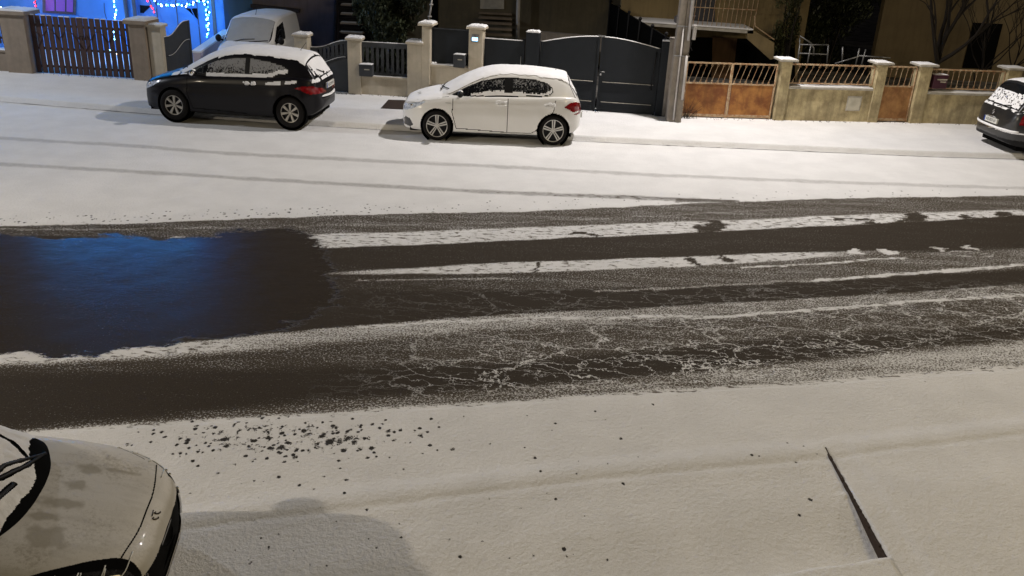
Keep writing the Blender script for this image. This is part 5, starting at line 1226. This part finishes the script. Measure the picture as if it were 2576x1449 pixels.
bush('evergreen_bush', 'dark evergreen bush rising behind the grey slotted panel', 'bush', (c_[0], 26.6, 1.5), (1.15, 1.0, 1.55), 15000, .075, M['leaf'])
# ---- screen fence running back from the double gate
xg = wx(1668); pA = P(xg, 0, .15); pB = at(1530, 90, 30.0)
r = empty('screen_fence', (0, 0, 0), 0, 'black screen fence running back from the double gate towards the ochre house', 'fence')
zA = zt(xg, 100)-.02; zB = at(1532, 10, 30.)[2]
MB().hexa([(pA[0], pA[1], .05), (pA[0]+.05, pA[1], .05), (pB[0]+.05, pB[1], .05), (pB[0], pB[1], .05), (pA[0], pA[1], zA), (pA[0]+.05, pA[1], zA), (pB[0]+.05, pB[1], zB), (pB[0], pB[1], zB)]).build('screen', M['gap'], r)
for u in np.linspace(.05, 1, 6):
    q = np.array(pA)*(1-u)+np.array(pB)*u; z = zA+(zB-zA)*u; MB().tube([(q[0]-.03, q[1], 0), (q[0]-.03, q[1], z+.06)], .03, 8).ball((q[0]-.03, q[1], z+.09), .05, 8, 6).build('post', M['black'], r)
# ---- ochre house with balcony
OY = 29.0
r = empty('ochre_house', (0, 0, 0), 0, 'ochre house with a balcony slab and outside steps behind the rusty gate', 'house')
x0, x1 = X(1560, OY, 40), X(2032, OY, 40)
slab(x0, x1, -.5, 6.5, OY, OY+.3).build('wall', M['ochre'], r); slab(x1-.3, x1, -.5, 6.5, OY+.3, OY+6).build('side_wall', M['ochre'], r)
bs = px_quad([(1600, 55), (1895, 76), (1895, 85), (1600, 63)], OY-1.3, 1.3).build('balcony', M['cap'], r)
px_quad([(1600, 52), (1895, 73), (1895, 76), (1600, 55)], OY-1.32, 1.32).build('balcony_snow', M['snow'], bs)
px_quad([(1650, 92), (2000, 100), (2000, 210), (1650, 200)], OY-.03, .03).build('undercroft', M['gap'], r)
px_quad([(1793, 92), (1855, 96), (1842, 210), (1790, 200)], OY-.06, .03).build('garage_door', mat('brown_shutter', (.13, .07, .03), .8, vs=4, streak=.4), r)
px_quad([(1728, -40), (1800, -40), (1798, 60), (1728, 56)], OY-.03, .03).build('window', mat('grey_shutter', (.05, .05, .06), .6), r)
rb = empty('balcony_railing', (0, 0, 0), 0, 'thin pale railing along the balcony of the ochre house', 'railing')
q0, q1 = at(1720, 60, OY-1.25), at(1895, 74, OY-1.25)
for z in (.95, .5): MB().tube([(q0[0], q0[1], q0[2]+z), (q1[0], q1[1], q0[2]+z)], .014, 6).build('rail', M['ironold'], rb)
for u in np.linspace(0, 1, 16): MB().tube([(q0[0]+(q1[0]-q0[0])*u, q0[1], q0[2]-.05), (q0[0]+(q1[0]-q0[0])*u+.03, q0[1], q0[2]+.95)], .009, 5).build('baluster', M['ironold'], rb)
# sloped stair string
st = px_quad([(1895, 76), (1948, 108), (1946, 148), (1938, 150), (1880, 98), (1880, 78)], OY-1.3, .15).build('stair_flank', M['ochre'], r)
MB().tube([at(1898, 40, OY-1.3), at(1900, 66, OY-1.3), at(1948, 100, OY-1.3)], .018, 6).build('handrail', M['ironold'], r)
# junk on the balcony
b = MB(); p = at(1700, 58, OY-1.2); b.box((p[0], OY-1.2, p[2]), (p[0]+.5, OY-.8, p[2]+.16)); b.tube([(p[0], OY-1.1, p[2]+.2), (p[0]+.6, OY-1.1, p[2]+.22)], .03, 6)
tag(b.build('balcony_box', M['greytrim']), 'small grey box lying on the balcony slab of the ochre house', 'box')
c_ = at(1985, 40, OY-.5); bush('wall_vine', 'olive climbing shrub at the right corner of the ochre house', 'shrub', (c_[0], OY-.5, 1.9), (.42, .3, 1.3), 2600, .06, M['olive'])
# ---- dark garden clutter behind the yellow walls
def clutter(label, pts, y, name='metal_trestle', rr=.022):
    b = MB()
    for p in pts: b.tube([at(*q, y) for q in p], rr, 6)
    tag(b.build(name, M['metal'], None, True), label, 'frame', 'old frames in the dark garden')
clutter('bent handrail sloping down in the dark garden', [[(2012, 90), (2040, 108), (2047, 122), (2047, 140)], [(2012, 95), (2012, 140)]], 27.5)
clutter('low rectangular frame in the dark garden behind the slanted railing', [[(2010, 112), (2084, 113)], [(2008, 134), (2080, 137)], [(2084, 113), (2080, 160)], [(2040, 113), (2030, 165)], [(2012, 112), (2006, 160)]], 26.5)
clutter('leaning trestle in the dark garden behind the small rusty gate', [[(2120, 118), (2118, 160)], [(2162, 122), (2152, 165)], [(2178, 124), (2166, 168)], [(2160, 140), (2240, 146)], [(2100, 160), (2160, 142)]], 26.0)
# ---- far wall of the right garden, and the bare trees
r = empty('garden_house', (0, 0, 0), 0, 'olive brown house wall behind the bare trees at upper right', 'house')
GY = 31.0; x0, x1 = X(2215, GY, 60), X(2900, GY, 60)
slab(x0, x1, -.5, 6.5, GY, GY+.3).build('wall', mat('garden_wall_render', (.17, .13, .07), .9, vs=1, bump=.4, streak=.3), r)
slab(x1-6, x1-5, .5, 2, GY-.02, GY).build('window', M['gap'], r)
c_ = at(2130, 60, 30.); 
bush('garden_hedge', 'near black hedge filling the gap between the ochre house and the garden house', 'hedge', (c_[0], 31.5, 1.7), (1.7, .9, 1.8), 9000, .09, M['leaf'])
def bare_tree(name, label, base, h, seed, spread, lean=(0, 0), r0=.09, depth=5):
    rnd = random.Random(seed); root = empty(name, base, 0, label, 'tree'); trunk = MB(); crown = MB()
    def grow(b, p, d, L, rad, dep):
        n = 4; pts = [p]; 
        for i in range(n):
            d = (d+Vector((rnd.gauss(0, .11), rnd.gauss(0, .11), rnd.gauss(.03, .06)))).normalized(); pts.append(pts[-1]+d*L/n)
        b.tube(pts, [rad*(1-.45*i/n) for i in range(n+1)], 6 if rad > .02 else 4, False)
        if dep <= 0: return
        for k in range(rnd.choice((2, 3, 3))):
            q = pts[rnd.choice((2, 3, 4, 4))]; a = rnd.uniform(0, 6.28); s_ = spread*rnd.uniform(.5, 1.1)
            grow(crown, q, (d+Vector((math.cos(a)*s_, math.sin(a)*s_*.6, rnd.uniform(-.1, .25)))).normalized(), L*rnd.uniform(.6, .82), rad*.55, dep-1)
    grow(trunk, Vector((0, 0, 0)), Vector((lean[0], lean[1], 1)).normalized(), h*.30, r0, 0)
    top = Vector((lean[0]*h*.3, lean[1]*h*.3, h*.29))
    for ang, el in ((2.9, .9), (.25, .75), (1.2, 1.3), (2.4, 1.5), (.5, 1.1)):
        grow(crown, top, Vector((math.cos(ang)*math.cos(el), .3*rnd.uniform(-1, 1), math.sin(el))).normalized(), h*.34, r0*.62, depth-1)
    trunk.build('trunk', M['bark'], root, True); crown.build('crown', M['bark'], root, True)
b0 = at(2355, 172, 25.5); bare_tree('bare_tree', 'bare spreading tree with dark forked limbs behind the plum letterbox', (b0[0], 25.5, 0), 4.6, 11, .62, r0=.11, depth=5)
b0 = at(2470, 180, 26.5); bare_tree('bare_tree', 'thin bare sapling at right of the big bare tree', (b0[0], 26.5, 0), 3.4, 5, .5, r0=.04, depth=4)
b0 = at(2545, 180, 27.0); bare_tree('bare_tree', 'slender bare sapling nearest the right edge', (b0[0], 27, 0), 3.6, 23, .5, r0=.035, depth=4)
